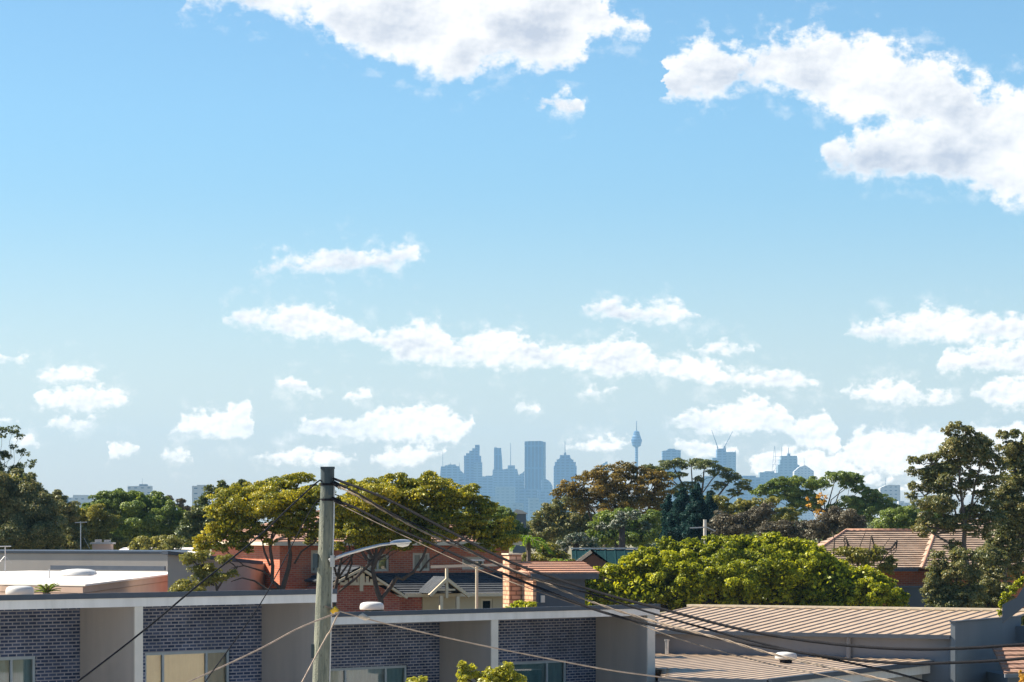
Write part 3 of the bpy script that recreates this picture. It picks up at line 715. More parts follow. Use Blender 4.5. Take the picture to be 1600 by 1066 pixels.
# ------------------------------------------------------------------ corrugated roofed hall and its lower annexe
YH = R(-28)
I_ = Thing('metal_hall', 'long low blue grey hall with a beige ribbed metal roof and a stepped parapet end', 'hall', (P(1024, HY, 103).x, 103), YH)
w_ = I_.hit(1490, yo=0)[0]; ze, zr, dp = 5.02, 5.62, 8.4
I_.part('wall', MB().box(-2.6, w_-.002, 0, dp, 0, ze-.06), M_bluegrey)
rf = MB(); ribbed(rf, -2.6, w_+.05, -.25, dp, ze, zr, .46, .05, .038)
rf2 = MB(); ribbed(rf2, -2.6, w_+.05, dp+.02, 2*dp, 0, 0, .46, .05, .042)
I_.part('metal_roof', rf, M_metalroof)
I_.part('ridge_cap', MB().box(-2.6, w_+2.5, dp-.10, dp+.16, zr+.02, zr+.10), M_creamtrim)
I_.part('gutter', MB().box(-2.6, w_-.01, -.36, -.255, ze-.10, ze+.03), M_dark)
a = I_.hit(1328)[0]
I_.part('downpipe', MB().tube([(a, -.12, 0), (a, -.12, ze-.11)], .085, 8), M_bluegrey)
a, z_ = I_.hit(1048, 1014)
I_.part('vent_pipe', MB().tube([(a, -.3, z_-.3), (a, -.3, z_+.28)], .07, 8).tube([(a, -.3, z_+.281), (a, -.3, z_+.34)], .10, 8), M_galv)
pz = 5.47
I_.part('parapet_wall', MB().box(w_, w_+.16, -.3, 6.6, 0, pz-.001).box(w_+.16, w_+2.6, 6.0, 9.5, 0, pz-.3), M_slatewall)
I_.part('parapet_cap', MB().box(w_-.02, w_+.2, -.33, 6.62, pz, pz+.05), M_dark)

Kc = P(1201, HY, 85.9)
K_ = Thing('metal_annexe', 'flat beige ribbed metal roof with pale fascia, lower than the long hall behind it', 'annexe', (Kc.x, Kc.y), YH)
zk = 4.15
K_.part('wall', MB().box(-3.4, -.25, .25, 13.6, 0, zk-.42).box(-8.5, -3.41, 5.6, 13.6, 0, zk-.42), M_grey)
rk = MB()
def kfront(x): return 0.0 if x > -3.5 else ((-3.5-x)/1.92*4.25 if x > -5.42 else 4.25 + (-5.42-x)*.306 + .15)
for i in range(23):
    x1 = -.46*i; x0 = x1-.46; y0 = kfront(x0)
    ribbed(rk, x0, x1-.0005, y0, 13.75, zk+y0*.0044, zk+.06, .46, .05, .027)
K_.part('metal_roof', rk, M_metalroof)
K_.part('fascia', MB().box(-.05, .0, .06, 13.7, zk-.38, zk-.075).box(-3.5, 0, -.001, .05, zk-.38, zk-.075), M_white)
K_.part('gutter', MB().box(.002, .13, -.08, 13.75, zk-.10, zk+.05).box(-3.5, .0, -.14, -.003, zk-.12, zk+.02), M_dark)
q = K_.loc(P(1228, HY, 96)); roof_vent(K_, q.x, q.y, zk+.05, .36)

# dark gable end at the frame's edge
G_ = Thing('gable_house', 'dark slate house with a steep barge board at the far right edge', 'house', (P(1567, HY, 92).x, 92), R(-16))
zz = lambda y: G_.hit(1567, y)[1]
A_ = (0, 0, zz(973)); B_ = (0, 0, zz(945)); dx = 33/50.
up = (zz(915)-zz(945))
def gx(px): return G_.hit(px)[0]
G_.part('barge_board', MB().prism([(gx(1566),0,zz(974)), (gx(1588),0,zz(957)), (gx(1700),0,zz(862)), (gx(1700),0,zz(820)), (gx(1602),0,zz(913)), (gx(1588),0,zz(934)), (gx(1566),0,zz(945))], (0,.35,0)), M_charcoal)
G_.part('roof', MB().prism([(gx(1600),.36,zz(926)), (gx(1700),.36,zz(836)), (gx(1700),.36,zz(826)), (gx(1600),.36,zz(918))], (0,6,0)), M_slate)
G_.part('wall', MB().box(gx(1640), gx(1780), .6, 6, 0, zz(880)), M_slatewall)

B5 = Thing('tiled_shed', 'small shed with a reddish tiled roof and grey gutter low at the right edge', 'shed', (P(1569, HY, 97).x, 97), R(4))
a0, z0 = B5.hit(1569, 1052); z1 = z0 + .86
tl = MB(); tiled(tl, [(a0, 0, z0), (a0+6, 0, z0), (a0+6, 1.9, z1), (a0, 1.9, z1)])
B5.part('tiled_roof', tl, M_tileb); B5.part('wall', MB().box(a0+.2, a0+5.8, .35, 3.6, 0, z0-.1), M_slatewall)
B5.part('gutter', MB().box(a0, a0+6, -.14, -.02, z0-.14, z0-.02), M_bluegrey)

# ------------------------------------------------------------------ left: flat white roof, long parapet, lean-to
c0 = P(127, HY, 100); yL = R(160)     # built from pixels: a plain footprint in world axes
L1 = Thing('flat_roofed_house', 'low pinkish house with a glaring white flat roof and a skylight', 'house', (c0.x, c0.y))
zr1 = H - 83/F*100
foot = [c0, P(0, HY, 102.5), P(-60, HY, 104.2), P(-60, HY, 128), P(52, HY, 134), P(250, HY, 131), P(281, HY, 129)]
ft = [L1.loc((p.x, p.y, 0)) for p in foot]
def ring(pts, z): return [(p[0], p[1], z) for p in pts]
L1.part('wall', MB().prism(ring(ft, 0), (0, 0, zr1-.32)), M_pink)
cx = sum(p.x for p in ft)/len(ft); cy = sum(p.y for p in ft)/len(ft)
def grow(pts, k): return [Vector((p[0] + (k if p[0] > cx else -k), p[1] + (k if p[1] > cy else -k), 0)) for p in pts]
L1.part('flat_roof', MB().prism(ring(grow(ft, .16), zr1-.062), (0, 0, .062)), M_whiteroof)
L1.part('fascia', MB().prism(ring(grow(ft, .06), zr1-.30), (0, 0, .235)), M_pink)
q = L1.loc(P(121, HY, 120)); sk = MB()
for i, (sx, sz) in enumerate(((1, 0), (.98, .10), (.85, .18), (.55, .23), (.05, .25))):
    sk.v += [(q.x-.62*sx, q.y-1.3*sx, zr1+.02+sz), (q.x+.62*sx, q.y-1.3*sx, zr1+.02+sz), (q.x+.62*sx, q.y+1.3*sx, zr1+.02+sz), (q.x-.62*sx, q.y+1.3*sx, zr1+.02+sz)]
    if i:
        o = i*4
        for k in range(4): sk.f.append((o-4+k, o-4+(k+1) % 4, o+(k+1) % 4, o+k))
sk.f.append((16, 17, 18, 19))
L1.part('skylight', sk, M_vent, smooth=True)
q = L1.loc(P(77, HY, 112)); L1.part('vent_pipe', MB().tube([(q.x, q.y, zr1), (q.x, q.y, zr1+.35)], .03, 6), M_galv)
h0, h1 = L1.loc(P(80, HY, 133)), L1.loc(P(258, HY, 130))
L1.part('roof_rail', MB().bar((h0.x, h0.y, zr1+.16), (h1.x, h1.y, zr1+.16), .12, .19), M_dark)

L0 = Thing('parapet_building', 'long grey rendered building with a dark parapet cap under the trees', 'building', (P(0, HY, 146).x, 146), 0)
w0 = [P(-80, HY, 147), P(262, HY, 142), P(290, HY, 139), P(290, HY, 152), P(-80, HY, 160)]
wl = [L0.loc((p.x, p.y, 0)) for p in w0]; zp = H - 31/F*146
L0.part('wall', MB().prism(ring(wl, 0), (0, 0, zp-.12)), M_grey)
L0.part('parapet_cap', MB().prism(ring(grow(wl, .10), zp-.118), (0, 0, .12)), M_dark)
L2 = Thing('lean_to_garage', 'grey rendered lean-to with a sloping dark edge against the orange brick wall', 'garage', (P(330, HY, 116).x, 116), 0)
za, zb_ = H - 36.5/F*112, H - 51/F*118
pA, pB = L2.loc(P(262, HY, 112)), L2.loc(P(391, HY, 118))
L2.part('wall', MB().add([(pA.x,pA.y,0),(pB.x,pB.y,0),(pB.x,pB.y,zb_),(pA.x,pA.y,za),(pA.x+.6,pA.y+3,0),(pB.x+.6,pB.y+3,0),(pB.x+.6,pB.y+3,zb_),(pA.x+.6,pA.y+3,za)],
     [(0,1,2,3),(5,4,7,6),(1,5,6,2),(4,0,3,7),(3,2,6,7)]), M_grey)
L2.part('roof_edge', MB().bar((pA.x-.1,pA.y-.1,za+.07), (pB.x+.4,pB.y-.1,zb_+.04), .3, .13), M_dark)

# white sheet roofs and the chimney behind the parapet
W1 = Thing('white_roofed_house', 'low white roofed house seen past the parapet with a tan chimney', 'house', (P(230, HY, 160).x, 160), 0)
a0, z0 = W1.hit(166, 866); a1, z1 = W1.hit(300, 855)
rf = MB(); ribbed(rf, a0, a1, 0, 7, z0-.1, z0+.32, 1.4, .05, .03)
W1.part('metal_roof', rf, M_whiteroof); W1.part('wall', MB().box(a0+.2, a1-.2, .3, 9, 0, z0-.2), M_cream)
a, z = W1.hit(154, 861); W1.part('chimney', MB().box(a-.52, a+.5, 1.2, 2.2, z-.9, z+.36), M_pink)
W1.part('chimney_cap', MB().box(a-.62, a+.62, 1.1, 2.3, z+.362, z+.46).box(a-.4, a-.1, 1.4, 2, z+.462, z+.62).box(a+.1, a+.4, 1.4, 2, z+.462, z+.6), M_grey)

# ------------------------------------------------------------------ red brick house in the middle
H1 = Thing('brick_house', 'two storey red brick house with cream gables behind the umbrella shaped trees', 'house', (P(437, HY, 118).x, 118), R(20.4))
def hx(px, yo=0): return H1.hit(px, yo=yo)[0]
def hz(px, py, yo=0): return H1.hit(px, py, yo)[1]
LW = 9.8; DW = 10.8; ze = 8.02
wins = [(hx(574), hx(608), hz(590, 893), hz(590, 866)), (hx(645), hx(672), hz(660, 892), hz(660, 864)), (hx(722), hx(757), hz(740, 890), hz(740, 870)), (hx(486), hx(502), hz(492, 895), hz(492, 860))]
wl = MB(); holed_wall(wl, 0, LW, 0, ze, 0, wins, .12)
wl.quad((0, DW, 0), (0, 0, 0), (0, 0, ze), (0, DW, ze)); wl.quad((LW, 0, 0), (LW, DW, 0), (LW, DW, ze), (LW, 0, ze)); wl.quad((LW, DW, 0), (0, DW, 0), (0, DW, ze), (LW, DW, ze))
H1.part('brick_wall', wl, M_red)
for w in wins:
    window(H1, *w, .06, [w[0]*.5+w[1]*.5], .09, M_creamtrim, M_cream)
rf = MB(); caps, zr = hip(rf, -.36, LW+.36, -.36, DW+.36, ze+.03, 17)
r_ = H1.part('tiled_roof', rf, M_tile); H1.part('ridge_tiles', caps, M_tileb, r_, smooth=True)
ev = MB(); ev.box(-.4, LW+.4, -.49, -.38, ze-.1, ze+.05); ev.box(-.49, -.38, -.37, DW+.4, ze-.1, ze+.05); ev.box(-.36, LW+.36, -.36, -.02, ze-.09, ze-.05)
H1.part('gutter', ev, M_creamtrim)
# skirt roof and lower storey
yS = -2.6; zs1 = hz(640, 896); zs0 = H1.hit(640, 929, yS-.3)[1]
xs0, xs1 = hx(515), LW - .1
sk = MB(); tiled(sk, [(xs0, yS-.3, zs0), (xs1+.25, yS-.3, zs0), (xs1+.25, -.02, zs1), (xs0, -.02, zs1)])
H1.part('skirt_roof', sk, M_slate)
H1.part('skirt_gutter', MB().box(xs0, xs1+.3, yS-.42, yS-.31, zs0-.10, zs0+.03), M_creamtrim)
gw = []
for a, b in ((752, 770), (790, 806)):
    gw.append((H1.hit(a, yo=yS)[0], H1.hit(b, yo=yS)[0], 3.2, H1.hit(a, 936, yS)[1]))
lw = MB(); holed_wall(lw, H1.hit(660, yo=yS)[0], H1.hit(812, yo=yS)[0], 0, zs0-.11, yS, gw); H1.part('cream_wall', lw, M_cream)
for w in gw: window(H1, *w, yS+.05, [], .08, M_creamtrim, M_room)
H1.part('lower_brick_wall', MB().box(xs0, H1.hit(659, yo=yS)[0], yS, -.02, 0, zs0-.12), M_redd)
H1.part('lower_brick_wall', MB().box(H1.hit(812.5, yo=yS)[0], xs1, yS, -.02, 0, zs0-.12), M_redd)
# brick gable with slatted timber bracket
yG = -3.6
ga = lambda px, py: Vector((H1.hit(px, yo=yG)[0], yG, H1.hit(px, py, yG)[1]))
apex, l_, r2 = ga(561, 889), ga(514, 915), ga(628, 934)
gz = H1.hit(515, 934, yG)[1]
gm = MB().prism([(l_.x+.12, yG, 0), (r2.x-.1, yG, 0), (r2.x-.1, yG, r2.z+.02), (apex.x, yG, apex.z-.25), (l_.x+.12, yG, l_.z-.1)], (0, 3.5, 0))
gp = H1.part('gable_wall', gm, M_redd)
bb = MB(); bb.bar(l_ + Vector((-.1, -.30, -.02)), apex + Vector((0, -.30, 0)), .09, .24, (0, 1, 0)); bb.bar(apex + Vector((0, -.30, .0)), r2 + Vector((.1, -.30, 0)), .09, .24, (0, 1, 0))
H1.part('barge_board', bb, M_creamtrim, gp)
br = MB(); b0, b1 = ga(528, 912), ga(600, 912)
br.bar((b0.x, yG-.26, b0.z), (b1.x, yG-.26, b1.z), .08, .11)
n = 11
for i in range(n):
    x = b0.x + (b1.x-b0.x)*(i+.5)/n
    zt_ = apex.z - .12 - abs(x-apex.x)*((apex.z-l_.z)/(apex.x-l_.x) if x < apex.x else (apex.z-r2.z)/(r2.x-apex.x))
    if zt_ > b0.z + .08: br.box(x-.06, x+.06, yG-.29, yG-.24, b0.z+.05, zt_)
br.box(apex.x-.07, apex.x+.07, yG-.33, yG-.30, b0.z-.3, apex.z+.1)
H1.part('timber_bracket', br, M_creamtrim, gp)
gr = MB()
for p, q in ((l_, apex), (apex, r2)):
    a, b = (p, q)
    tiled(gr, [a + Vector((0, 3.4, .12)), a + Vector((0, -.35, .12)), b + Vector((0, -.35, .12)), b + Vector((0, 3.4, .12))] if p is l_ else
              [b + Vector((0, -.35, .12)), b + Vector((0, 3.4, .12)), a + Vector((0, 3.4, .12)), a + Vector((0, -.35, .12))])
H1.part('gable_roof', gr, M_slate, gp)
# small portico gable
yP = -4.0
pa = lambda px, py: Vector((H1.hit(px, yo=yP)[0], yP, H1.hit(px, py, yP)[1]))
t0, t1, t2 = pa(698, 905), pa(671, 931), pa(733, 932)
po = MB(); po.bar(t1, t0, .12, .17, (0, 1, 0)); po.bar(t0, t2, .12, .17, (0, 1, 0)); po.box(t0.x-.05, t0.x+.05, yP-.05, yP+.05, t0.z-.75, t0.z+.42)
po.bar(t0+Vector((-.35,0,-.42)), t0+Vector((.35,0,-.42)), .06, .07); po.box(t2.x-.55, t2.x-.42, yP-.07, yP+.07, 0, t2.z); po.box(t1.x+.42, t1.x+.55, yP-.07, yP+.07, 0, t1.z)
pp = H1.part('portico', po, M_creamtrim)
pr = MB()
for a, b in ((t1, t0), (t0, t2)):
    pr.add([a+Vector((0,.03,.10)), b+Vector((0,.03,.10)), b+Vector((0,1.6,.10)), a+Vector((0,1.6,.10))], [(0,1,2,3)])
H1.part('portico_roof', pr, M_slate, pp)

# ------------------------------------------------------------------ sunlit brick and dark house to its right
H2 = Thing('dark_clad_house', 'dark clad house with one sunlit orange brick side and a strip of orange roof tiles', 'house', (P(838, HY, 100).x, 100), R(18))
a1 = H2.hit(914)[0]; z0 = H2.hit(838, 896)[1]
bw_ = MB().box(0, .12, .0, 3.2, 0, z0-.05); bw_.box(-.02, .0, -.02, .10, 0, z0-.05)
H2.part('brick_side', MB().box(-.12, -.002, 0, 3.3, 0, z0-.05), M_tan)
H2.part('clad_wall', MB().box(0, a1, 0, 3.28, 0, z0-.08), M_charcoal)
rf = MB(); tiled(rf, [(-.35, -.35, z0), (a1+.4, -.35, z0), (a1+.4, 1.3, z0+.36), (-.35, 1.3, z0+.36)], .33, .05)
tiled(rf, [(-.35, 3.4, z0), (-.35, -.35, z0), (.2, 1.3, z0+.36), (.2, 3.4, z0+.36)], .33, .05)
H2.part('tiled_roof', rf, M_tileo)
H2.part('soffit_beam', MB().box(-.3, a1+.35, -.42, -.30, z0-.20, z0-.012).box(-.1, a1, -.06, -.004, z0-.62, z0-.56), M_navyframe)
a, z = H2.hit(847, 936); H2.part('meter_box', MB().box(a-.06, a+.07, -.09, -.004, z-.12, z+.12), M_pale)
ch = MB().box(-.58, -.13, 1.2, 1.9, z0-3, z0+.62); H2.part('chimney', ch, M_tan); H2.part('chimney_cap', MB().box(-.62, -.09, 1.16, 1.94, z0+.622, z0+.67), M_creamtrim)

# ------------------------------------------------------------------ teal roofed house
H3 = Thing('teal_roofed_house', 'house with a dark teal metal roof and a shaded brown gable', 'house', (P(893, HY, 150).x, 150), 0)
zr = H3.hit(900, 859)[1]; a1 = H3.hit(1010)[0]
z0 = H3.hit(900, 889)[1]
H3.part('metal_roof', ribbed(MB(), 0, a1, -2.4, 0, z0, zr, .5, .04, .03), M_teal)
H3.part('ridge_cap', MB().box(-.05, a1+.05, -.1, .12, zr+.02, zr+.10), M_pale)
H3.part('wall', MB().box(.15, a1-.15, -1.9, 4, 0, z0-.12), M_charcoal)
gx0, gx1, gx2 = H3.hit(886, yo=-2.9)[0], H3.hit(924, yo=-2.9)[0], H3.hit(952, yo=-2.9)[0]
ga_, gb_ = H3.hit(924, 862, -2.9)[1], H3.hit(886, 890, -2.9)[1]
H3.part('gable_wall', MB().prism([(gx0+.1, -2.7, gb_-1.5), (gx2+.4, -2.7, gb_-1.5), (gx2+.4, -2.7, gb_), (gx1+.1, -2.7, ga_-.12), (gx0+.1, -2.7, gb_-.1)], (0, .8, 0)), mat('brown_boards', (.13, .085, .07), (.10, .07, .06), 2, .85))
H3.part('barge_board', MB().bar((gx0, -2.95, gb_), (gx1, -2.95, ga_), .16, .26, (0, 1, 0)), M_creamtrim)
H3.part('gable_roof', MB().add([(gx1, -2.9, ga_+.12), (gx2+.5, -2.9, gb_-.05), (gx2+.5, .5, gb_-.05), (gx1, .5, ga_+.12), (gx0, -2.9, gb_+.12), (gx0, .5, gb_+.12)], [(0,1,2,3), (4,0,3,5)]), M_teal)

# ------------------------------------------------------------------ tiled house on the right
H4 = Thing('tiled_house', 'red brick house under a broad brown tiled hip roof behind the bright green tree', 'house', (P(1330, HY, 136).x, 136), R(0))
zE = H4.hit(1420, 888)[1]; zR1 = H4.hit(1340, 830, 5.5)[1]; zR2 = H4.hit(1500, 815, 5.5)[1]
xa = H4.hit(1240, yo=0)[0]; xr = H4.hit(1322, yo=5.5)[0]; xb = H4.hit(1458, yo=0)[0]; xm = H4.hit(1425, yo=5.5)[0]
xc = H4.hit(1468, yo=5.5)[0]; xd = H4.hit(1680, yo=0)[0]
rf = MB()
tiled(rf, [(xa, 0, zE), (xb+.9, 0, zE), (xb+.9, 5.5, zR1), (xr, 5.5, zR1)], .33, .065)
tiled(rf, [(xa, 11, zE), (xa, 0, zE), (xr, 5.5, zR1)], .33, .065)
tiled(rf, [(xb+.9, 11, zE), (xa, 11, zE), (xr, 5.5, zR1), (xb+.9, 5.5, zR1)], .33, .065)
s_ = (zR2-zE)/6.2
tiled(rf, [(xb-.6, -.9, zE+.02), (xd, -.9, zE+.02), (xd, 5.6, zR2), (xc, 5.6, zR2)], .33, .065)
tiled(rf, [(xb-.6, 11, zE+.02), (xb-.6, -.9, zE+.02), (xc, 5.6, zR2), (xc, 6.5, zR2)], .33, .065)
tiled(rf, [(xd, 12, zE), (xb-.6, 12, zE), (xc, 5.62, zR2), (xd, 5.62, zR2)], .33, .065)
r_ = H4.part('tiled_roof', rf, M_tileh)
cp = MB(); cp.tube([(xa, 0, zE+.05), (xr, 5.5, zR1+.04)], .075, 6); cp.tube([(xr, 5.5, zR1+.05), (xm+.6, 5.5, zR1+.04)], .075, 6); cp.tube([(xb-.6, -.9, zE+.06), (xc, 5.6, zR2+.04)], .075, 6); cp.tube([(xc, 5.6, zR2+.05), (xd, 5.6, zR2+.04)], .075, 6)
H4.part('ridge_tiles', cp, M_tileo, r_, smooth=True)
H4.part('gutter', MB().box(xa, xb-.7, -.14, -.03, zE-.14, zE), M_dark)
bl = H4.hit(1403, yo=.7)[0]; zf_ = H4.hit(1420, 917)[1]
H4.part('brick_wall', MB().box(xa+.8, xb+.3, .8, 10, 0, zE-.15).box(xb+.31, xd-.5, .2, 10, 0, zE-.15), M_red)
H4.part('balcony', MB().box(bl-.3, H4.hit(1482)[0], -1.2, .78, zf_-1.35, zf_).box(bl-.35, H4.hit(1484)[0], -1.28, -1.2, zf_-.02, zf_+.07), M_charcoal)

# ------------------------------------------------------------------ timber pole, street lamp and cables
pD = 55.0
PO = Thing('utility_pole', 'weathered grey green timber power pole rising in front of the terraces', 'power pole', (P(501, HY, pD).x, pD), 0)
def pl(x, y, dy=0): q = PO.loc(P(x, y, pD+dy)); return q
wd = F/pD
pts = [pl(500-3.0, 1540), pl(501.5, 1066), pl(505.5, 950), pl(509, 850), pl(511.3, 770), pl(512, 733)]
pts[0] = Vector((pts[0].x, pts[0].y, 0))
sh = MB().tube(pts, [.175, 27/wd/2, 25.5/wd/2, 23/wd/2, 21.5/wd/2, 20.5/wd/2], 16)
PO.part('pole_shaft', sh, M_timber, smooth=False)
tp = pl(512, 732); PO.part('pole_cap', MB().box(tp.x-.127, tp.x+.127, -.127, .127, tp.z-.012, tp.z+.03), M_poletop)
c1 = pl(511.6, 745); PO.part('cap_sleeve', MB().lathe([(.128, -.34), (.129, .155)], (c1.x, 0, c1.z), 16), M_poletop)
for y in (757, 781):
    q = pl(511.6, y); PO.part('strain_clamp', MB().tube([pl(519, y-3, -.12), pl(527, y+1.5, -.14), pl(536, y+6, -.16)], [.03, .045, .025], 8), M_black, smooth=True)
    PO.part('steel_band', MB().lathe([(.136, -.022), (.136, .022)], (q.x, q.y, q.z), 16), M_black)
PO.part('conduit', MB().tube([pl(522.5, 752, -.05), pl(521.5, 810, -.05), pl(517.5, 950, -.05), pl(514.8, 1066, -.05)], .016, 6), M_galv)
q = pl(495, 877, -.04); PO.part('junction_box', MB().box(q.x-.075, q.x+.02, -.09, .09, q.z-.12, q.z+.14), M_poletop)
sb = pl(489, 1020, 0); PO.part('cable_bracket', MB().box(sb.x-.03, sb.x+.03, -.06, .02, sb.z-.10, sb.z+.16), M_poletop)
q = pl(520, 954, -.14); PO.part('insulator', MB().tube([q+Vector((-.02,0,-.03)), q+Vector((.05,-.02,.03)), q+Vector((.12,-.03,-.02))], [.045,.06,.02], 8), M_yellow, smooth=True)
q = pl(517, 871, -.1); PO.part('hook_bracket', MB().bar(pl(508, 947, -.14), pl(531, 956, -.16), .03, .03), M_cable)

SL = Thing('street_lamp', 'street lamp with a curved grey arm and oval head reaching right from the timber pole', 'street lamp', (P(514, HY, pD).x, pD), 0)
lp = lambda x, y, dy=-.16: SL.loc(P(x, y, pD+dy))
SL.part('lamp_arm', MB().tube([lp(514, 876), lp(540, 866), lp(570, 857.5), lp(595, 851.5), lp(614, 849)], [.034, .032, .030, .028, .028], 8), M_galv, smooth=True)
SL.part('mounting_plate', MB().box(lp(514,0).x+.03, lp(514,0).x+.10, -.30, -.02, lp(0,886).z, lp(0,868).z), M_galv)
a, b = lp(609, 849.5), lp(643, 847)
hd = MB(); prof = [(0, .02), (.06, .055), (.2, .075), (.45, .088), (.7, .082), (.88, .06), (1, .015)]
d = b-a
for t, r in prof:
    c = a + d*t
    for k in range(12):
        th = 2*math.pi*k/12; zc = math.sin(th); hd.v.append((c.x, c.y + math.cos(th)*r*1.5, c.z + (zc*r*.72 if zc > 0 else zc*r*.35)))
for i in range(len(prof)-1):
    for k in range(12): hd.f.append((i*12+k, i*12+(k+1) % 12, (i+1)*12+(k+1) % 12, (i+1)*12+k))
h_ = SL.part('lamp_head', hd, M_galv, smooth=True)
ln = MB(); 
for t, r in [(.3, .01), (.36, .05), (.6, .075), (.85, .055), (.92, .01)]:
    c = a + d*t
    for k in range(9):
        th = math.pi + math.pi*k/8; ln.v.append((c.x, c.y + math.cos(th)*r*1.25, c.z - .022 + math.sin(th)*r*.85))
for i in range(4):
    for k in range(8): ln.f.append((i*9+k, i*9+k+1, (i+1)*9+k+1, (i+1)*9+k))
SL.part('lamp_lens', ln, M_vent, h_, smooth=True)

def smooth_path(pts, n=6):
    out = []; m = len(pts)
    for i in range(m-1):
        p0, p1, p2, p3 = pts[max(i-1,0)], pts[i], pts[i+1], pts[min(i+2,m-1)]
        for k in range(n):
            t = k/n
            out.append(0.5*((2*p1) + (p2-p0)*t + (2*p0-5*p1+4*p2-p3)*t*t + (3*p1-p0-3*p2+p3)*t*t*t))
    return out + [pts[-1]]
def cable(label, px, wid, material, twist=False, group='cables tied to the timber pole', cat='cable'):
    pts = smooth_path([P(x, y, D) for x, y, D in px]); o = pts[0].copy(); pts = [p - o for p in pts]
    mb = MB()
    if twist:
        dense = []
        for a, b in zip(pts[:-1], pts[1:]):
            dense += [a.lerp(b, t/6) for t in range(6)]
        dense.append(pts[-1])
        for ph in (0, math.pi):
            ln_ = 0; q = []; last = dense[0]
            for p in dense:
                ln_ += (p-last).length; last = p; th = ln_*9.0 + ph
                q.append(p + Vector((0, math.cos(th)*wid*.55, math.sin(th)*wid*.55)))
            mb.tube(q, wid*.55, 5)
    else: mb.tube(pts, wid, 6)
    ob = obj('power_cable', mb, material, None, o, smooth=True); tag(ob, label, cat, group)
    return ob
D_ = pD
cable('topmost black cable sagging from the pole top to the right edge', [(521,748,54.9),(600,778,54),(700,829,53),(800,879,52),(920,921,51),(1031,951,50),(1200,992,48.5),(1400,1014,46.5),(1600,1007,45),(1760,985,44)], .027, M_black)
cable('thick black cable just under the topmost one near the pole head', [(521,752,54.9),(560,772,54.5),(620,806,54),(700,842,53.3),(800,892,52.3),(930,930,51),(1031,962,50.2),(1200,1008,48.5),(1400,1052,46.5),(1500,1085,46)], .020, M_black)
cable('twisted cream and grey cable bundle running from the pole down to the right', [(522,757,54.9),(560,776,54.5),(650,825,53.8),(740,865,53),(837,905,52),(932,943,51),(1025,972,50),(1125,998,49),(1200,1020,48.3),(1312,1047,47),(1407,1068,46.2),(1500,1095,45.5)], .021, M_cable, True)
cable('heavy black cable crossing under the twisted bundle towards the hall wall', [(521,780,54.9),(560,796,54.6),(617,825,54),(680,852,53.5),(742,880,52.9),(800,902,52.3),(870,930,51.6),(940,956,51),(1025,978,50.2),(1150,1003,48.9),(1300,1027,47.4),(1400,1036,46.4),(1480,1036,45.7),(1600,1029,44.8),(1760,1010,44)], .026, M_black)
cable('thin speckled cable lowest of the bundle over the annexe roof', [(522,784,54.9),(620,832,54),(742,888,52.9),(875,936,51.6),(975,967,50.7),(1065,1000,49.8),(1200,1037,48.5),(1290,1056,47.6),(1400,1085,46.7)], .009, M_cable)
cable('black cable falling left from the pole top across the white fascia', [(502,752,54.9),(495,754,54.7),(450,795,52),(400,842,49.5),(310,914,46),(225,985,43),(120,1066,40),(40,1125,38)], .015, M_black)
cable('black cable dropping steeply left from the pole past the orange brick wall', [(502,780,54.9),(496,783,54.8),(482,803,54),(432,898,50),(400,954,48),(320,1066,44),(270,1135,42)], .010, M_black)
cable('cream service cable sloping down to the left from the hook on the pole', [(530,957,54.7),(500,968,54.2),(462,984,53.5),(400,1017,52.5),(292,1067,50.5),(180,1118,48.5)], .014, M_service)
cable('short cream cable hanging down beside the pole shaft', [(530,956,54.8),(522,972,54.75),(516,986,54.7),(510,995,54.7),(492,1028,54.2),(472,1066,53.6),(455,1100,53)], .014, M_service)
cable('cream service cable sagging right across the lower terrace', [(530,955,54.8),(562,964,54.9),(605,975,55),(700,997,55.3),(800,1018,55.6),(940,1045,56),(1024,1057,56.3),(1092,1066,56.5),(1200,1082,57)], .014, M_service)
q = P(568, 966, 54.9); ic = MB()
ic.tube([(-.10, 0, .03), (-.03, 0, .04), (.05, 0, 0), (.12, 0, .0)], [.02, .06, .05, .015], 8)
tag(obj('line_clamp', ic, M_ceramic, None, q, smooth=True), 'small cream clamp on the cable in front of the white fascia', 'cable clamp')

# small poles behind
def small_pole(label, x, ytop, ybot, D, w, arms, material):
    T = Thing('telegraph_pole', label, 'power pole', (P(x, HY, D).x, D), 0)
    k = D/F; top = T.loc(P(x, ytop, D))
    T.part('pole_shaft', MB().tube([(0, 0, 0), (0, 0, top.z)], [w*k*.55, w*k*.48], 10), material)
    for (xa_, ya_, xb_, yb_, th) in arms:
        T.part('crossarm', MB().bar(T.loc(P(xa_, ya_, D-.2)), T.loc(P(xb_, yb_, D-.2)), th*k, th*k), M_creamtrim if th > 2.6 else M_galv)
    return T
small_pole('short pale pole with a long sunlit crossarm before the brick house', 745, 878, 945, 104, 5, [(673, 886, 800, 882, 4), (734, 875.5, 757, 875.5, 2.5)], M_creamtrim)
small_pole('distant grey pole standing behind the bright green tree', 1101.5, 812, 850, 165, 5.5, [(1078, 825, 1101, 824, 2.0), (1102, 823, 1118, 830, 1.6)], M_pale)
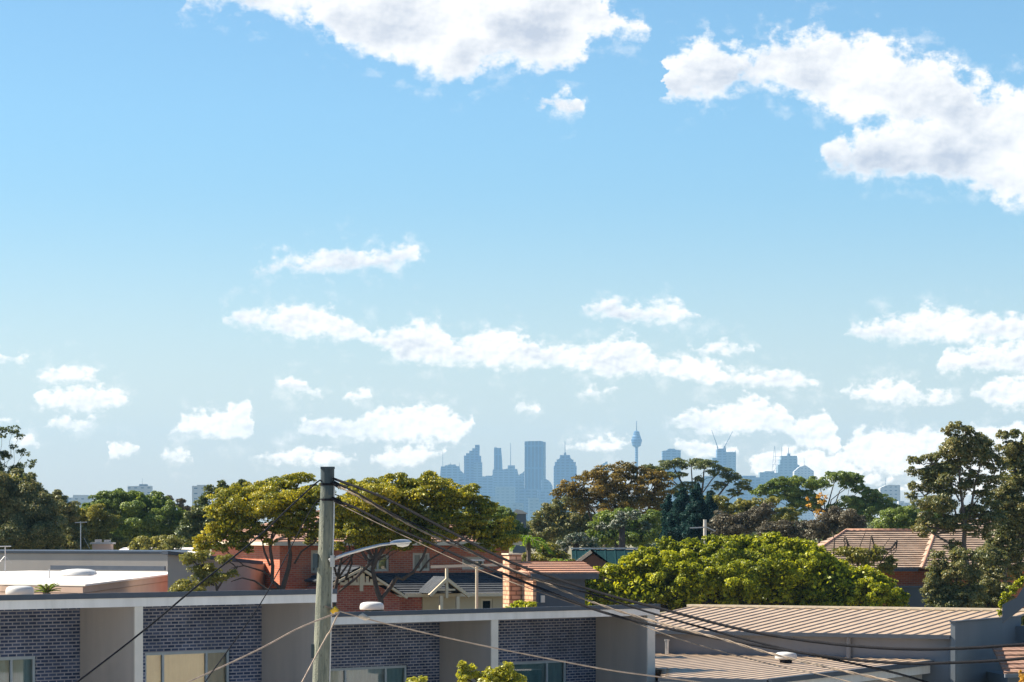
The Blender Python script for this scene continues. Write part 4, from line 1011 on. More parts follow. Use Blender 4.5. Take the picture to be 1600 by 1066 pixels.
def antenna(label, x, ytop, ybot, D, arms, guys=()):
    T = Thing('tv_antenna', label, 'antenna', (P(x, HY, D).x, D), 0)
    k = D/F; p0, p1 = T.loc(P(x, ybot, D)), T.loc(P(x, ytop, D))
    mb = MB().tube([p0, p1], .03, 6)
    for a, b in guys: mb.tube([T.loc(P(*a, D)), T.loc(P(*b, D))], .008, 4)
    m = T.part('mast', mb, M_galv)
    am = MB()
    for xa_, ya_, xb_, yb_ in arms:
        am.tube([T.loc(P(xa_, ya_, D)), T.loc(P(xb_, yb_, D))], .022, 5)
        n = 7
        for i in range(n):
            c = T.loc(P(xa_+(xb_-xa_)*(i+.5)/n, ya_+(yb_-ya_)*(i+.5)/n, D)); am.tube([c+Vector((0,-.35,0)), c+Vector((0,.35,0))], .012, 4)
    T.part('aerial', am, M_galv)
    return T
antenna('tv antenna on a guyed mast above the white flat roof', 8, 853, 898, 131, [(-6, 854, 17, 853.5)], [((8, 868), (-4, 882)), ((8, 868), (18, 880))])
antenna('tv antenna in front of the olive tree beside the chimney', 126, 815, 862, 158, [(117, 817, 136, 816)], [((131, 840), (140, 857))])
antenna('thin tv antenna over the tiled roof ridge', 1446, 798, 830, 141, [(1436, 801, 1457, 799.5)])
#@@PART3
# ------------------------------------------------------------------ trees
UM = dict(npuff=8, prel=.40, flat=.55, core=.55, depth=1.1)
T1 = [(471,746,26,7),(446,752,26,9),(421,757,28,9),(398,764,24,9),(490,764,16,9),(434,777,34,8),(408,773,28,9),(450,770,26,8),(470,788,32,8),(374,768,30,11),(359,780,36,14),(345,795,24,14),(368,812,28,10),(392,822,26,8),(334,838,22,13),(370,845,24,9),(430,797,36,9),(482,806,24,8),(312,846,12,10),(450,812,22,8),(405,798,46,14),(462,818,34,12),(352,822,28,10),(430,775,60,14),(480,775,24,16),(385,785,40,14)]
_r = random.Random(5)
T1 += [(_r.uniform(335, 500), _r.uniform(786, 838), _r.uniform(11, 17), _r.uniform(4.5, 7)) for _ in range(22)] + [(_r.uniform(305, 425), _r.uniform(832, 858), _r.uniform(10, 15), _r.uniform(4, 6)) for _ in range(9)]
tree('umbrella_tree', 'wide umbrella shaped tree with yellow green tufts and dark forked stems left of the pole', 'tree', 110, T1, 'yellow', 2.5, 2.7, 440,
     stems=[[(440,921,8),(425,908,6.5),(426,884,6),(422,857,5),(424,842,4),(430,815,3),(434,790,2)],[(440,924,9),(451,888,7),(454,867,6),(451,842,4.5),(461,825,3.5),(470,800,2)],
            [(422,901,3.5),(412,893,3),(381,884,2.2),(361,888,1.5)],[(436,921,4),(417,921,3.5),(398,908,3),(378,903,2.4),(361,909,1.6)],[(422,884,4),(413,862,3.2),(410,846,2.5),(396,826,2)],
            [(460,881,3.5),(471,862,3),(493,847,2.2)],[(423,850,3.5),(400,832,3),(370,815,2.4),(350,800,1.6)],[(426,842,3),(440,815,2.2),(450,790,1.5)],[(381,884,1.8),(350,858,1.5),(336,842,1)]], r0=.20, seed=1, **UM)
T2 = [(612,748,24,9),(670,744,18,7),(644,753,28,9),(580,760,30,10),(552,756,22,8),(690,755,24,10),(668,768,25,11),(630,768,28,11),(696,772,20,10),(732,765,18,9),(724,778,24,11),(752,784,14,10),(600,783,28,11),(636,790,24,11),(750,798,22,11),(732,815,22,10),(652,800,18,8),(568,795,22,9),(594,828,22,9),(572,812,24,9),(744,830,24,8),(716,832,18,7),(776,842,20,8),(760,832,16,7),(606,838,14,6),(545,775,18,9),(536,800,16,9),(690,790,14,6),(790,850,10,6),(565,788,36,16),(615,800,44,14),(690,790,40,14),(740,808,26,12),(650,770,60,14),(600,770,50,14),(715,775,30,14),(560,815,30,10),(640,825,36,8),(560,832,36,11),(630,815,46,16),(700,812,40,14),(752,830,32,11),(590,845,24,8),(680,832,30,9)]
T2 += [(_r.uniform(528, 795), _r.uniform(790, 848), _r.uniform(11, 18), _r.uniform(4.5, 7.5)) for _ in range(36)] + [(_r.uniform(525, 670), _r.uniform(842, 862), _r.uniform(10, 15), _r.uniform(4, 6)) for _ in range(9)] + [(_r.uniform(730, 808), _r.uniform(838, 858), _r.uniform(10, 15), _r.uniform(4, 6)) for _ in range(7)] + [(506, 762, 16, 9), (520, 790, 16, 10), (528, 815, 14, 8)]
tree('umbrella_tree', 'broad umbrella shaped tree with bent forked trunk before the brick house, right of the pole', 'tree', 108, T2, 'yellow', 2.5, 2.7, 595,
     stems=[[(595,939,9),(588.6,922,8),(582,890,7),(588.6,873,8),(599,858,7),(606,838,5),(612,800,3.5),(614,765,2)],[(585,886,5),(578,879,4.5),(567,864,4),(559,845,3),(552,815,2.4),(556,780,1.6)],
            [(529,925,4),(552,907,4.5),(571,888,5),(583,876,6)],[(595,937,6),(610,918,7),(620,902,7.5),(629,905,6),(646,894,5),(661,871,4.5),(667,854,3.5),(680,815,3),(690,780,2)],[(656,894,3.5),(671,875,3),(693,862,2.4),(720,845,1.8),(745,832,1.2)],
            [(680,826,3),(684,800,3),(676,780,2.2)],[(684,815,2.6),(700,790,2),(722,780,1.4)],[(600,856,3.5),(630,835,3),(650,806,2)]], r0=.2, seed=2, **UM)
tree('umbrella_tree', 'slim many stemmed tree half hidden behind the timber pole', 'tree', 113, [(548,822,18,10),(530,830,16,9),(560,845,14,8),(500,835,14,9),(515,815,14,9),(484,842,12,7)], 'olive', 2.4, 1.7, 522,
     stems=[[(522,930,7),(528,900,5),(533,875,4),(540,850,3),(548,825,2)],[(524,910,4),(545,880,3),(556,858,2.2),(562,845,1.4)],[(526,900,3.6),(518,870,3),(510,845,2),(505,830,1.4)],[(540,905,4),(550,880,3),(545,850,2)],[(530,885,2.6),(552,865,2),(572,850,1.2)]], seed=3, **UM)
tree('small_tree', 'low gnarled tree with olive yellow tufts in front of the grey lean-to', 'tree', 104, [(321,888,22,12),(300,912,25,13),(295,872,18,7),(345,900,14,6),(350,873,14,6),(276,922,14,8),(318,868,14,7),(330,905,18,8),(362,895,10,5)], 'olive', 2.5, 2.3, 340,
     stems=[[(340,930,5),(338,915,4),(325,900,3),(318,885,2)],[(340,920,3.5),(350,905,2.6),(360,893,1.8),(372,885,1.2)],[(335,915,3),(318,908,2.2),(300,912,1.4)]], seed=4, npuff=8, prel=.4, flat=.65, core=.7)

tree('tall_tree', 'tall dark shaggy tree with thin bare twigs on top at the left edge', 'tree', 165, [(40,790,42,36),(12,765,34,30),(74,812,26,32),(18,838,48,32),(-24,780,40,46),(62,848,30,20),(88,850,14,16),(30,752,26,16),(62,775,18,16),(80,782,14,12)], 'dusky', 2.6, 3.4, 20, npuff=12, prel=.34, flat=.9, seed=5, core=1.6, r0=.3)
tree('bare_topped_tree', 'sparse twiggy treetop rising above the dark shaggy mass at the left edge', 'tree', 168, [(3,672,10,9),(21,670,9,6),(31,681,8,5),(39,706,10,6),(48,722,9,6),(5,710,13,8),(28,728,12,7),(8,735,18,9),(-14,690,14,12),(-8,722,20,12),(20,697,6,4)], 'dark', 2.6, 1.5, 0, fork=(2,770),
     npuff=6, prel=.42, core=.3, seed=6, twigs=4, r0=.2)
tree('olive_tree', 'olive leaved tree beside the shaggy dark tree, behind the parapet', 'tree', 172, [(90,775,12,10),(104,798,18,18),(118,830,18,18),(98,850,25,15),(130,852,20,10),(110,815,16,14)], 'dusky', 2.3, 3.4, 108, seed=7, prel=.36)
tree('green_dome_tree', 'dark green domed tree below the low white tower on the left skyline', 'tree', 200, [(185,774,22,11),(213,779,25,13),(245,784,20,13),(165,786,24,13),(266,800,24,15),(226,806,40,20),(286,816,20,15),(196,816,30,20),(240,832,40,15),(300,828,20,16),(140,795,16,9)], 'green', 2.2, 3.6, 225, seed=8, npuff=10, prel=.32, core=1.6)
tree('leafy_tree', 'lighter green tree in front of the dark green dome on the left', 'tree', 175, [(120,800,22,9),(146,800,25,11),(165,815,22,11),(150,830,28,13),(186,846,24,9),(200,851,18,7),(160,854,30,8),(130,818,16,10)], 'olive', 2.3, 3.3, 155, seed=9, npuff=9, prel=.36)
tree('yellowish_shrub', 'yellow green shrub tops between the parapet and the dark dome', 'shrub', 165, [(235,845,28,8),(272,847,22,7),(252,857,25,7),(216,855,18,7),(300,842,16,7)], 'olive', 2.3, 3.0, 250, seed=10)
tree('umbrella_tree', 'small dark flat topped tree on the skyline, beside the pale far tower', 'tree', 300, [(265,778,6.5,3.5),(282,782,8,4),(274,790,11,4),(292,794,9,4),(262,796,7,4),(284,802,12,7)], 'mauve', 1.8, 2.8, 276, seed=11, twigs=2, r0=.18)
tree('spiky_tree', 'dark spiky leaved tree in front of the pale far tower', 'tree', 150, [(345,756,7,7),(331,766,12,8),(378,757,8,7),(320,778,12,8),(312,796,15,14),(300,808,12,12),(328,802,20,16),(352,768,12,8),(300,826,22,12),(366,766,12,8)], 'dark', 2.8, 2.7, 320, seed=12, npuff=9, prel=.34, flat=1.1, core=.9)
tree('dark_tree', 'dark green tree just right of the umbrella shaped tree below the city', 'tree', 170, [(786,804,20,11),(800,818,20,11),(770,796,10,9),(778,822,22,10),(812,830,14,8),(790,838,20,9)], 'green', 2.2, 3.3, 790, seed=13, prel=.34)
tree('dark_tree', 'shadowy tree filling the gap behind the umbrella shaped tree crown', 'tree', 160, [(690,812,28,9),(660,818,30,10),(720,806,20,8),(620,815,30,12),(570,820,30,12),(520,822,30,12),(470,826,30,12)], 'dark', 2.3, 2.4, 640, seed=14, prel=.34)
# brown tree and its neighbours
tree('brown_tree', 'large bronze brown domed tree with many upright stems just left of the thin tower', 'tree', 205, [(980,727,15,6),(961,734,30,8),(934,739,20,7),(918,746,24,8),(893,758,20,8),(883,768,20,9),(996,736,20,7),(1019,741,20,7),(1034,751,20,8),(1003,753,28,9),(970,751,30,9),(943,759,28,9),(972,770,34,10),(1004,773,30,10),(942,776,26,10),(1034,768,18,10),(965,790,38,11),(996,790,34,11),(1024,788,22,11),(915,770,22,9),(906,786,22,10)], 'brown', 2.2, 2.1, 965,
     stems=[[(945,850,6),(925,815,4.5),(915,785,3),(912,765,2)],[(950,850,6),(945,810,4),(938,780,3),(935,755,2)],[(960,850,6),(962,810,4),(958,775,3),(960,745,2)],[(965,850,6),(972,810,4),(975,780,3),(978,745,2)],[(972,850,6),(990,810,4),(998,780,3),(1002,745,2)],[(980,850,5),(1006,815,4),(1018,785,3),(1024,755,2)],[(955,845,4),(928,800,3),(905,775,2)]], seed=15, npuff=8, prel=.36, flat=.6, core=.35, twigs=3, r0=.2, bark=M_bark)
tree('dusky_tree', 'dull olive and bronze tree sloping down left of the large brown tree', 'tree', 215, [(900,787,28,9),(866,791,20,8),(852,806,20,11),(880,808,35,13),(908,813,30,14),(840,818,14,11),(868,830,30,13),(894,828,25,12),(845,836,20,10)], 'dusky', 2.2, 2.5, 880, fork=(885,850), seed=16, npuff=9, prel=.34, core=.9)
tree('mottled_tree', 'dark glossy green tree below the large brown tree', 'tree', 180, [(940,810,18,13),(975,812,25,15),(960,831,30,13),(1000,826,25,15),(1018,815,18,18),(930,838,20,10),(985,842,30,10)], 'green', 2.6, 3.0, 965, seed=17, prel=.36)
tree('flowering_shrub', 'dark shrub sprinkled with pale blossom, under the brown tree', 'shrub', 165, [(895,840,18,6),(915,848,20,7),(880,850,14,6),(905,838,12,5)], 'flower', 2.4, 2.6, 900, seed=18)
tree('flowering_tree', 'dark tree sprinkled with pale blossom between the brown tree and the dark conifers', 'tree', 172, [(972,806,10,7),(966,818,12,8),(992,805,12,6),(940,822,8,5),(1010,822,8,6)], 'flower', 2.4, 2.3, 972, seed=19)
tree('umbrella_tree', 'high flat topped umbrella tree, bare stems against the sky right of the thin tower', 'tree', 240, [(1025,729,20,6),(1050,725,25,6),(1080,721,28,6),(1104,726,22,6),(1124,736,20,6),(1145,746,17,6),(1160,756,13,6),(1170,762,8,4),(1060,741,16,4.5),(1040,741,13,4.5),(1090,748,9,4),(1076,757,13,5),(1125,758,12,5),(1150,768,11,6),(1110,771,7,4),(1060,765,14,7),(1012,733,12,5)], 'dark', 2.0, 2.9, 1095,
     stems=[[(1090,830,6),(1080,790,4.5),(1068,760,3),(1055,735,2)],[(1090,825,5),(1094,785,3.5),(1098,760,3),(1100,735,2)],[(1094,820,5),(1110,790,3.5),(1130,765,2.6),(1142,750,1.8)],[(1085,795,3),(1082,760,2.2),(1080,730,1.6)],[(1098,770,2),(1112,750,1.8),(1122,740,1.4)],[(1108,792,2.4),(1140,780,1.8),(1160,765,1.3)],[(1072,770,2.4),(1050,750,1.8),(1036,738,1.4)]], seed=20, npuff=7, prel=.42, flat=.5, core=.5, twigs=2, r0=.2)
for i, (lx, top, w, lab) in enumerate(((1090, 758, 15, 'tallest deep blue green conifer behind the pale distant pole'), (1066, 764, 16, 'deep blue green conifer left of the tallest one'), (1045, 776, 14, 'lowest deep blue green conifer beside the brown tree'), (1108, 772, 13, 'narrow deep blue green conifer right of the tallest one'))):
    lob = [(lx, top+5, w*.35, 7), (lx, top+17, w*.75, 10), (lx+1, top+33, w*1.1, 13), (lx, top+53, w*1.35, 15), (lx, top+73, w*1.5, 14)]
    tree('conifer', lab, 'conifer', 190+3*i, lob, 'blue', 2.1, 3.8, lx, seed=30+i, npuff=11, prel=.36, flat=1.25, core=1.8, group='dark conifers', r0=.18)
tree('domed_tree', 'long dark green domed tree with sky gaps behind the tiled house', 'tree', 250, [(1307,745,30,6),(1325,744,20,5),(1337,750,14,6),(1237,751,25,7),(1219,756,22,7),(1264,753,25,7),(1201,763,20,7),(1185,768,14,5),(1282,757,18,6),(1325,755,18,5),(1346,763,16,6),(1360,771,16,7),(1371,778,16,7),(1382,786,16,8),(1394,794,14,9),(1226,770,25,9),(1251,775,22,11),(1246,789,22,9),(1325,786,26,10),(1352,788,20,10),(1358,799,24,11),(1275,785,12,8)], 'green', 2.1, 3.2, 1290, seed=21, npuff=8, prel=.36, flat=.65, core=.8, r0=.3)
tree('olive_tree', 'pale olive tree in front of the long dark dome, right of the conifers', 'tree', 215, [(1116,780,20,6),(1166,786,20,6),(1154,793,25,7),(1201,783,18,6),(1226,799,18,6),(1237,804,18,7),(1126,791,20,8),(1215,812,25,8),(1180,800,25,9),(1145,806,25,9)], 'olive', 2.1, 3.0, 1170, seed=22, prel=.36)
tree('autumn_sapling', 'thin sapling with orange yellow leaves in front of the dark dome', 'tree', 205, [(1280,774,6,4.5),(1286,785,6,4.5),(1265,790,5,3.5),(1278,800,8,4.5),(1262,779,5,3),(1290,776,4,3)], 'autumn', 2.4, 1.4, 1276, fork=(1276,812), seed=23, npuff=5, core=.2, r0=.1)
for i, (lob, lab) in enumerate((([(1136,813,28,14),(1174,809,28,14),(1197,797,14,9),(1154,827,28,9),(1128,826,18,10)], 'twiggy mauve brown bush right of the pale distant pole'), ([(1215,826,32,11),(1237,834,30,8),(1260,826,28,11),(1200,834,20,8)], 'twiggy mauve brown bush directly behind the bright green tree top'), ([(1316,807,32,14),(1294,817,28,12),(1339,818,18,9),(1280,832,20,8)], 'twiggy mauve brown bush left of the tiled roof ridge'))):
    tree('twiggy_bush', lab, 'bush', 185-6*i, lob, 'mauve', 1.8, 2.4, lob[0][0], fork=(lob[0][0], 846), seed=40+i, npuff=10, prel=.34, core=.9, bark=M_twig, twigs=6, group='leafless mauve bushes')
tree('dark_tree', 'dark green trees crown behind the tiled roof valley', 'tree', 195, [(1395,808,24,14),(1384,818,20,9),(1417,802,20,13),(1430,813,22,11),(1452,802,24,13),(1406,822,26,8)], 'green', 2.2, 3.3, 1410, seed=24, prel=.35, core=1.5)
# right: the tall gum and its neighbour
tree('gum_tree', 'tall gum tree with a leaning bare trunk in front of the tiled roof', 'gum tree', 117, [(1491,665,12,6),(1509,674,17,8),(1479,674,9,6),(1500,691,24,9),(1524,680,13,7),(1536,692,17,8),(1431,719,11,7),(1425,734,8,6),(1452,718,17,8),(1471,712,17,8),(1455,739,24,10),(1479,730,24,10),(1431,760,11,7),(1425,773,9,6),(1455,760,18,8),(1476,766,22,10),(1502,716,24,10),(1536,712,20,9),(1557,730,16,9),(1550,715,18,9),(1470,790,26,10),(1450,808,18,9),(1536,802,18,11),(1470,817,20,6),(1515,738,14,7),(1468,738,34,18),(1495,700,30,16),(1462,785,30,16),(1532,702,30,16),(1520,798,22,16),(1490,815,30,12),(1508,760,18,10),(1530,828,22,9),(1552,812,18,12),(1490,852,16,7),(1548,752,15,13),(1538,776,16,14),(1556,792,14,12),(1525,745,14,9),(1445,828,20,8)], 'dusky', 2.6, 2.2, 1524,
     stems=[[(1524,955,8),(1527,919,9),(1512,889,8),(1506,850,7.5),(1508,820,7),(1504,790,5),(1500,760,4),(1498,725,3),(1497,690,2)],[(1508,815,5),(1518,790,4),(1524,754,3.2),(1534,720,2.4),(1540,700,1.6)],[(1504,852,4.5),(1479,847,3.6),(1462,836,2.6),(1450,826,2)],[(1496,826,3.6),(1493,800,3),(1480,770,2.4),(1468,742,1.8)],[(1500,784,3),(1482,750,2.4),(1460,725,1.6)],[(1494,832,3),(1470,800,2.4),(1445,775,1.6)],[(1516,795,2.6),(1545,760,2),(1556,735,1.4)],[(1507,840,3),(1500,800,2.4),(1512,755,2),(1520,735,1.4)]], seed=25, npuff=8, prel=.36, core=.35, bark=M_barkp, twigs=4, r0=.24)
tree('gum_tree', 'second tall gum tree cut by the right edge', 'gum tree', 121, [(1569,680,13,7),(1587,677,11,6),(1575,698,19,9),(1594,698,18,11),(1587,716,18,9),(1612,690,20,14),(1584,751,24,13),(1572,772,24,13),(1590,785,22,13),(1566,791,20,11),(1588,811,20,13),(1572,834,18,12),(1590,856,16,14),(1612,740,20,20),(1616,800,20,30),(1574,862,14,12),(1585,730,26,24),(1588,790,26,30),(1582,830,22,20),(1560,775,16,10),(1558,845,16,14),(1545,866,22,12),(1590,880,18,20)], 'dusky', 2.6, 2.8, 1585,
     stems=[[(1572,955,8),(1570,900,7),(1578,850,6),(1582,800,5),(1584,750,4),(1586,710,3)],[(1580,830,3.5),(1566,790,2.6),(1560,765,1.8)],[(1572,890,4),(1592,860,3),(1600,830,2)]], seed=26, npuff=8, prel=.36, core=.8, bark=M_barkp, twigs=3, r0=.24)
tree('leafy_shrub', 'tall dull green shrub around the foot of the leaning gum trunk', 'shrub', 112, [(1467,887,18,12),(1461,905,18,12),(1485,911,20,14),(1500,934,22,14),(1479,936,20,14),(1520,897,14,12),(1452,925,12,14),(1500,890,24,14),(1518,925,24,20),(1480,945,30,12),(1500,866,18,11),(1535,870,20,12),(1466,868,12,9)], 'dusky', 2.6, 2.3, 1485, seed=27, prel=.36, core=.8)
tree('leafy_shrub', 'tall dull green shrub beside the dark barge board at the right', 'shrub', 115, [(1548,890,24,18),(1548,917,24,18),(1536,940,25,14),(1560,870,14,12),(1566,925,16,20),(1545,860,12,10)], 'dusky', 2.6, 2.8, 1550, seed=28, prel=.34, core=1.2)
# the bright green tree
FIG = [(1119,843,24,7),(1082,848,18,7),(1141,846,22,8),(1040,846,14,7),(1049,854,22,8),(1008,863,20,9),(984,877,22,11),(958,890,20,9),(928,907,14,11),(918,909,9,8),(922,922,12,9),(932,895,14,8),(944,918,18,9),(1022,874,30,13),(1075,863,30,13),(1110,861,30,13),(1154,856,28,11),(996,898,28,13),(1049,891,35,13),(1101,888,30,13),(1145,881,30,13),(1022,920,40,17),(1075,918,40,17),(1127,911,35,17),(961,932,25,11),(1154,901,25,13),
       (1169,843,20,7),(1205,841,20,8),(1186,853,28,11),(1233,847,22,8),(1258,851,20,8),(1272,859,18,8),(1226,861,30,11),(1256,868,28,11),(1282,870,20,9),(1184,885,30,11),(1226,882,30,11),(1268,888,28,11),(1303,880,22,9),(1300,900,28,11),(1335,915,25,11),(1370,903,20,9),(1379,912,22,9),(1396,926,18,9),(1411,932,10,7),(1350,892,20,9),(1401,940,18,9),(1186,930,30,11),(1230,932,28,11),(1265,926,30,13),(1317,935,30,11),(1361,935,25,11),(935,940,22,10),(1290,945,60,10),(1100,905,90,34),(1200,900,90,36),(1000,915,60,26),(1290,905,70,30),(1350,925,50,22),(1160,880,80,26),(1060,885,60,24),(1240,878,60,22)]
tree('fig_tree', 'very wide bright green rounded tree above the beige ribbed roof', 'tree', 128, FIG, 'fig', 3.3, 3.0, 1160, seed=29, npuff=9, prel=.175, flat=.9, core=1.3, depth=1.0, r0=.45)
tree('olive_shrub', 'olive shrub with bare upright twigs before the tiled roof', 'shrub', 131, [(1317,862,16,7),(1335,864,20,8),(1370,864,18,9),(1393,877,10,9),(1352,873,24,9),(1381,887,14,8)], 'olive', 2.6, 2.3, 1345,
     stems=[[(1345,905,5),(1340,880,3),(1344,852,1.8),(1352,832,1)],[(1350,890,3),(1358,862,2),(1361,836,1)],[(1332,880,2.4),(1326,858,1.6),(1320,838,1)],[(1365,880,2.2),(1378,858,1.4),(1391,840,.8)],[(1302,870,2.4),(1304,845,1.6),(1300,830,1)],[(1375,880,2),(1390,862,1.2),(1402,845,.8)]], seed=50, prel=.38, core=.7)
tree('round_shrub', 'mixed green shrub with a pale branch beside the palm', 'shrub', 140, [(856,856,20,9),(870,868,22,9),(846,876,20,9),(884,877,10,7),(826,870,14,8),(862,884,22,6)], 'olive', 2.5, 2.6, 858, fork=(860,884), seed=51, prel=.36, bark=M_barkp)
tree('small_shrub', 'little bright shrub under the sunlit orange brick side', 'shrub', 97.5, [(815,945,18,5),(803,950,12,5),(828,943,10,5)], 'fig', 2.8, 2.4, 815, seed=52, trunk=True)
tree('front_bush', 'yellow green bush rising into view before the lower terrace', 'bush', 64, [(736,1047,12,9),(724,1040,9,6),(726,1056,14,11),(760,1056,20,10),(778,1050,14,8),(793,1044,8,9),(795,1060,24,11),(765,1075,50,14),(812,1062,12,6)], 'lime', 4.2, 2.2, 762, seed=53, npuff=8, prel=.36, core=1.0)
tree('front_bush', 'tip of a small yellow bush at the bottom, just right of the pole', 'bush', 62, [(648,1066,10,6),(660,1063,7,5),(640,1064,6,4),(650,1080,18,10)], 'lime', 4.0, 1.8, 648, seed=54, core=.8)
tree('edge_tree', 'small yellow green tree between the hall parapet and the reddish shed', 'tree', 108, [(1590,975,14,12),(1592,992,14,12),(1606,985,16,20),(1598,962,12,7)], 'olive', 2.8, 2.8, 1598, seed=55)
tree('climbing_vine', 'yellow green vine creeping along the dark barge board', 'vine', 92.7, [(1572,931,8,5),(1583,920,8,5),(1592,911,8,5),(1565,944,4,6),(1562,955,3,6),(1600,905,9,5)], 'fig', 2.6, 2.2, 1575, seed=56, trunk=False, depth=.4)
tree('flower_shrub', 'shrub with orange yellow flowers at the bottom right corner', 'shrub', 70, [(1597,1058,5,6),(1600,1068,8,7),(1594,1050,2,3)], 'autumn', 3.0, 2.0, 1600, seed=57, trunk=False)

def fronds(name, label, cat, x, y, D, n, ln, leaf, seed, droop=.9, ybase=None, width=.16):
    rng = np.random.default_rng(seed); k = D/F
    T = Thing(name, label, cat, (P(x, HY, D).x, D), 0); c = T.loc(P(x, y, D))
    pos, nr, sz = [], [], []; mb = MB()
    for i in range(n):
        th = 2*math.pi*i/n + rng.uniform(-.3, .3); up = rng.uniform(.35, 1.25); d = Vector((math.cos(th), math.sin(th), 0))
        pts = []
        for j in range(9):
            s = j/8; pts.append(c + d*(ln*s*math.cos(up*.6)) + Vector((0, 0, ln*(s*math.sin(up) - droop*s*s))))
        mb.tube(pts, [.02*(1-j/9)+.004 for j in range(9)], 4)
        side = Vector((0, 0, 1)).cross(d)
        for j in range(1, 9):
            for m in range(5):
                q = pts[j-1].lerp(pts[j], m/5)
                for sg in (-1, 1):
                    w = width*ln*(1-.6*j/9)
                    for r in (.35, .8): pos.append(q + side*sg*w*r + Vector((0, 0, -.25*w*r))); nr.append((rng.normal()*.35+d.x*.3, rng.normal()*.35, .9)); sz.append(.075*ln*.8)
    nr = np.array(nr); nr /= np.linalg.norm(nr, axis=1)[:, None]
    o = bpy.data.objects.new('fronds', leaf_mesh('fronds', np.array([tuple(p) for p in pos], np.float32), nr, np.array(sz), LF[leaf], rng, .4)); C.objects.link(o); o.parent = T.o
    mb.tube([(c.x, c.y, 0), c], [.13, .11], 8); T.part('trunk', mb, M_barkp)
    return T
fronds('palm_tree', 'bright green palm beside the corner of the brick house roof', 'palm', 826, 846, 134, 15, 1.25, 'palm', 60)
fronds('palm_tree', 'low yellow green palm fronds behind the orange roof strip', 'palm', 876, 880, 128, 9, .8, 'palm', 61)
fronds('spiky_plant', 'spiky yellow green plant behind the left terrace roof beside the vent', 'plant', 73, 926, 80, 16, .42, 'palm', 62, .35)

# a far wood on the rise before the city, one mass
rngw = np.random.default_rng(77)
lob = []
for i in range(150):
    x = rngw.uniform(-60, 1660); lob.append((x, 824 + rngw.uniform(-7, 8), rngw.uniform(14, 30), rngw.uniform(6, 11)))
pos, nr, sz, _ = crown_points(lob, 620, rngw, 2.2, 2.6, 7, .4, .7, 1.6, 0, 1.0)
parts_ = [(pos, nr, sz)]
for Dw, y0, n_ in ((330, 846, 120), (430, 838, 140), (900, 826, 160), (1500, 826, 160), (2600, 827, 160)):
    lb = [(rngw.uniform(-500, 2100), y0 + rngw.uniform(-4, 6), rngw.uniform(14, 34), rngw.uniform(4, 8)) for _ in range(n_)]
    q_ = crown_points(lb, Dw, rngw, 3.4, 1.6, 7, .4, .7, 1.2, 0, 1.0); parts_.append(q_[:3])
pos, nr, sz = (np.concatenate([q_[i] for q_ in parts_]) for i in range(3))
o = bpy.data.objects.new('distant_woods', leaf_mesh('distant_woods', pos.astype(np.float32), nr, sz, LF['dark'], rngw)); C.objects.link(o); tag(o, kind='stuff')
FH = Thing('far_house', 'tiny grey roofed house below the city between the trees', 'house', (P(812, HY, 480).x, 480), 0)
a0, z0 = FH.hit(801, 803); a1 = FH.hit(822)[0]
FH.part('roof', MB().prism([(a0-.3, 0, z0), (a1+.3, 0, z0), (a1-.6, 0, z0+.55), (a0+.6, 0, z0+.75)], (0, 7, 0)), M_grey)
FH.part('wall', MB().box(a0, a1, .3, 6.5, 0, z0-.02), M_charcoal)

# ------------------------------------------------------------------ the city
CM = [mat_city('hazed_tower_blue', (0.076, 0.175, 0.318), (0.025, 0.064, 0.138), 13, 7.8, 2.6), mat_city('hazed_tower_steel', (0.128, 0.228, 0.349), (0.039, 0.088, 0.162), 16, 7.4, 2.4), mat_city('hazed_tower_pale', (0.228, 0.318, 0.372), (0.069, 0.117, 0.176), 12, 7.2, 3.0),
      mat_city('hazed_tower_teal', (0.053, 0.175, 0.318), (0.017, 0.073, 0.167), 10, 60, 2.0), mat_city('flats_white', (0.510, 0.510, 0.510), (0.088, 0.132, 0.186), 9, 6.4, 2.6)]
M_mast = mat('mast_steel', (.12, .17, .24), None, .2, .6)
def tower(name, label, cat, D, outlines, masts=(), m=0, depth=None, extra=(), group=None, struct=None):
    """outlines: (pixel polygon above the skyline, depth offset); every outline runs down to the ground"""
    xs = [q[0] for ol in outlines for q in ol[0]]; xc = sum(xs)/len(xs); k = D/F
    T = Thing(name, label, cat, (P(xc, HY, D).x, D), 0, group)
    dep = depth or max(18, min(60, (max(xs)-min(xs))*k*.8))
    for i, ol in enumerate(outlines):
        dy = ol[1] if len(ol) > 1 else 0; mm = CM[ol[2] if len(ol) > 2 else m]
        pts = [T.loc(P(x, y, D)) + Vector((0, dy, 0)) for x, y in ol[0]]
        pts = [Vector((pts[0].x, dy, 0))] + pts + [Vector((pts[-1].x, dy, 0))]
        T.part('tower_block' if i == 0 else 'side_block', MB().prism(pts, (0, dep-3*i, 0)), mm)
    for (x, y0, y1, w) in masts:
        p0, p1 = T.loc(P(x, y0+1, D)), T.loc(P(x, y1, D)); c = Vector((0, dep*.35, 0))
        T.part('roof_mast', MB().tube([p0+c, p1+c], [w*k*.5, w*k*.28], 6), M_mast)
    if extra:
        mb = MB()
        for (x0, x1, y0, y1) in extra:
            a, b = T.loc(P(x0, y1, D)), T.loc(P(x1, y0, D)); mb.box(a.x, b.x, 2, dep*.6, a.z, b.z)
        T.part('roof_plant', mb, M_mast)
    return T
tw = 'office tower'
tower('office_block', 'low flat city block with rooftop aerials at the left end of the skyline', tw, 8300, [([(687.5,744),(689,729),(695,729),(695,727.3),(700,727.3),(700,726),(712,726),(712,728.5),(717.5,728.5),(719,735),(724,739),(727,745)],)], [(691.6,729,706,.8),(703.5,726,722.5,.8),(717.4,728.5,723,.8)], 1)
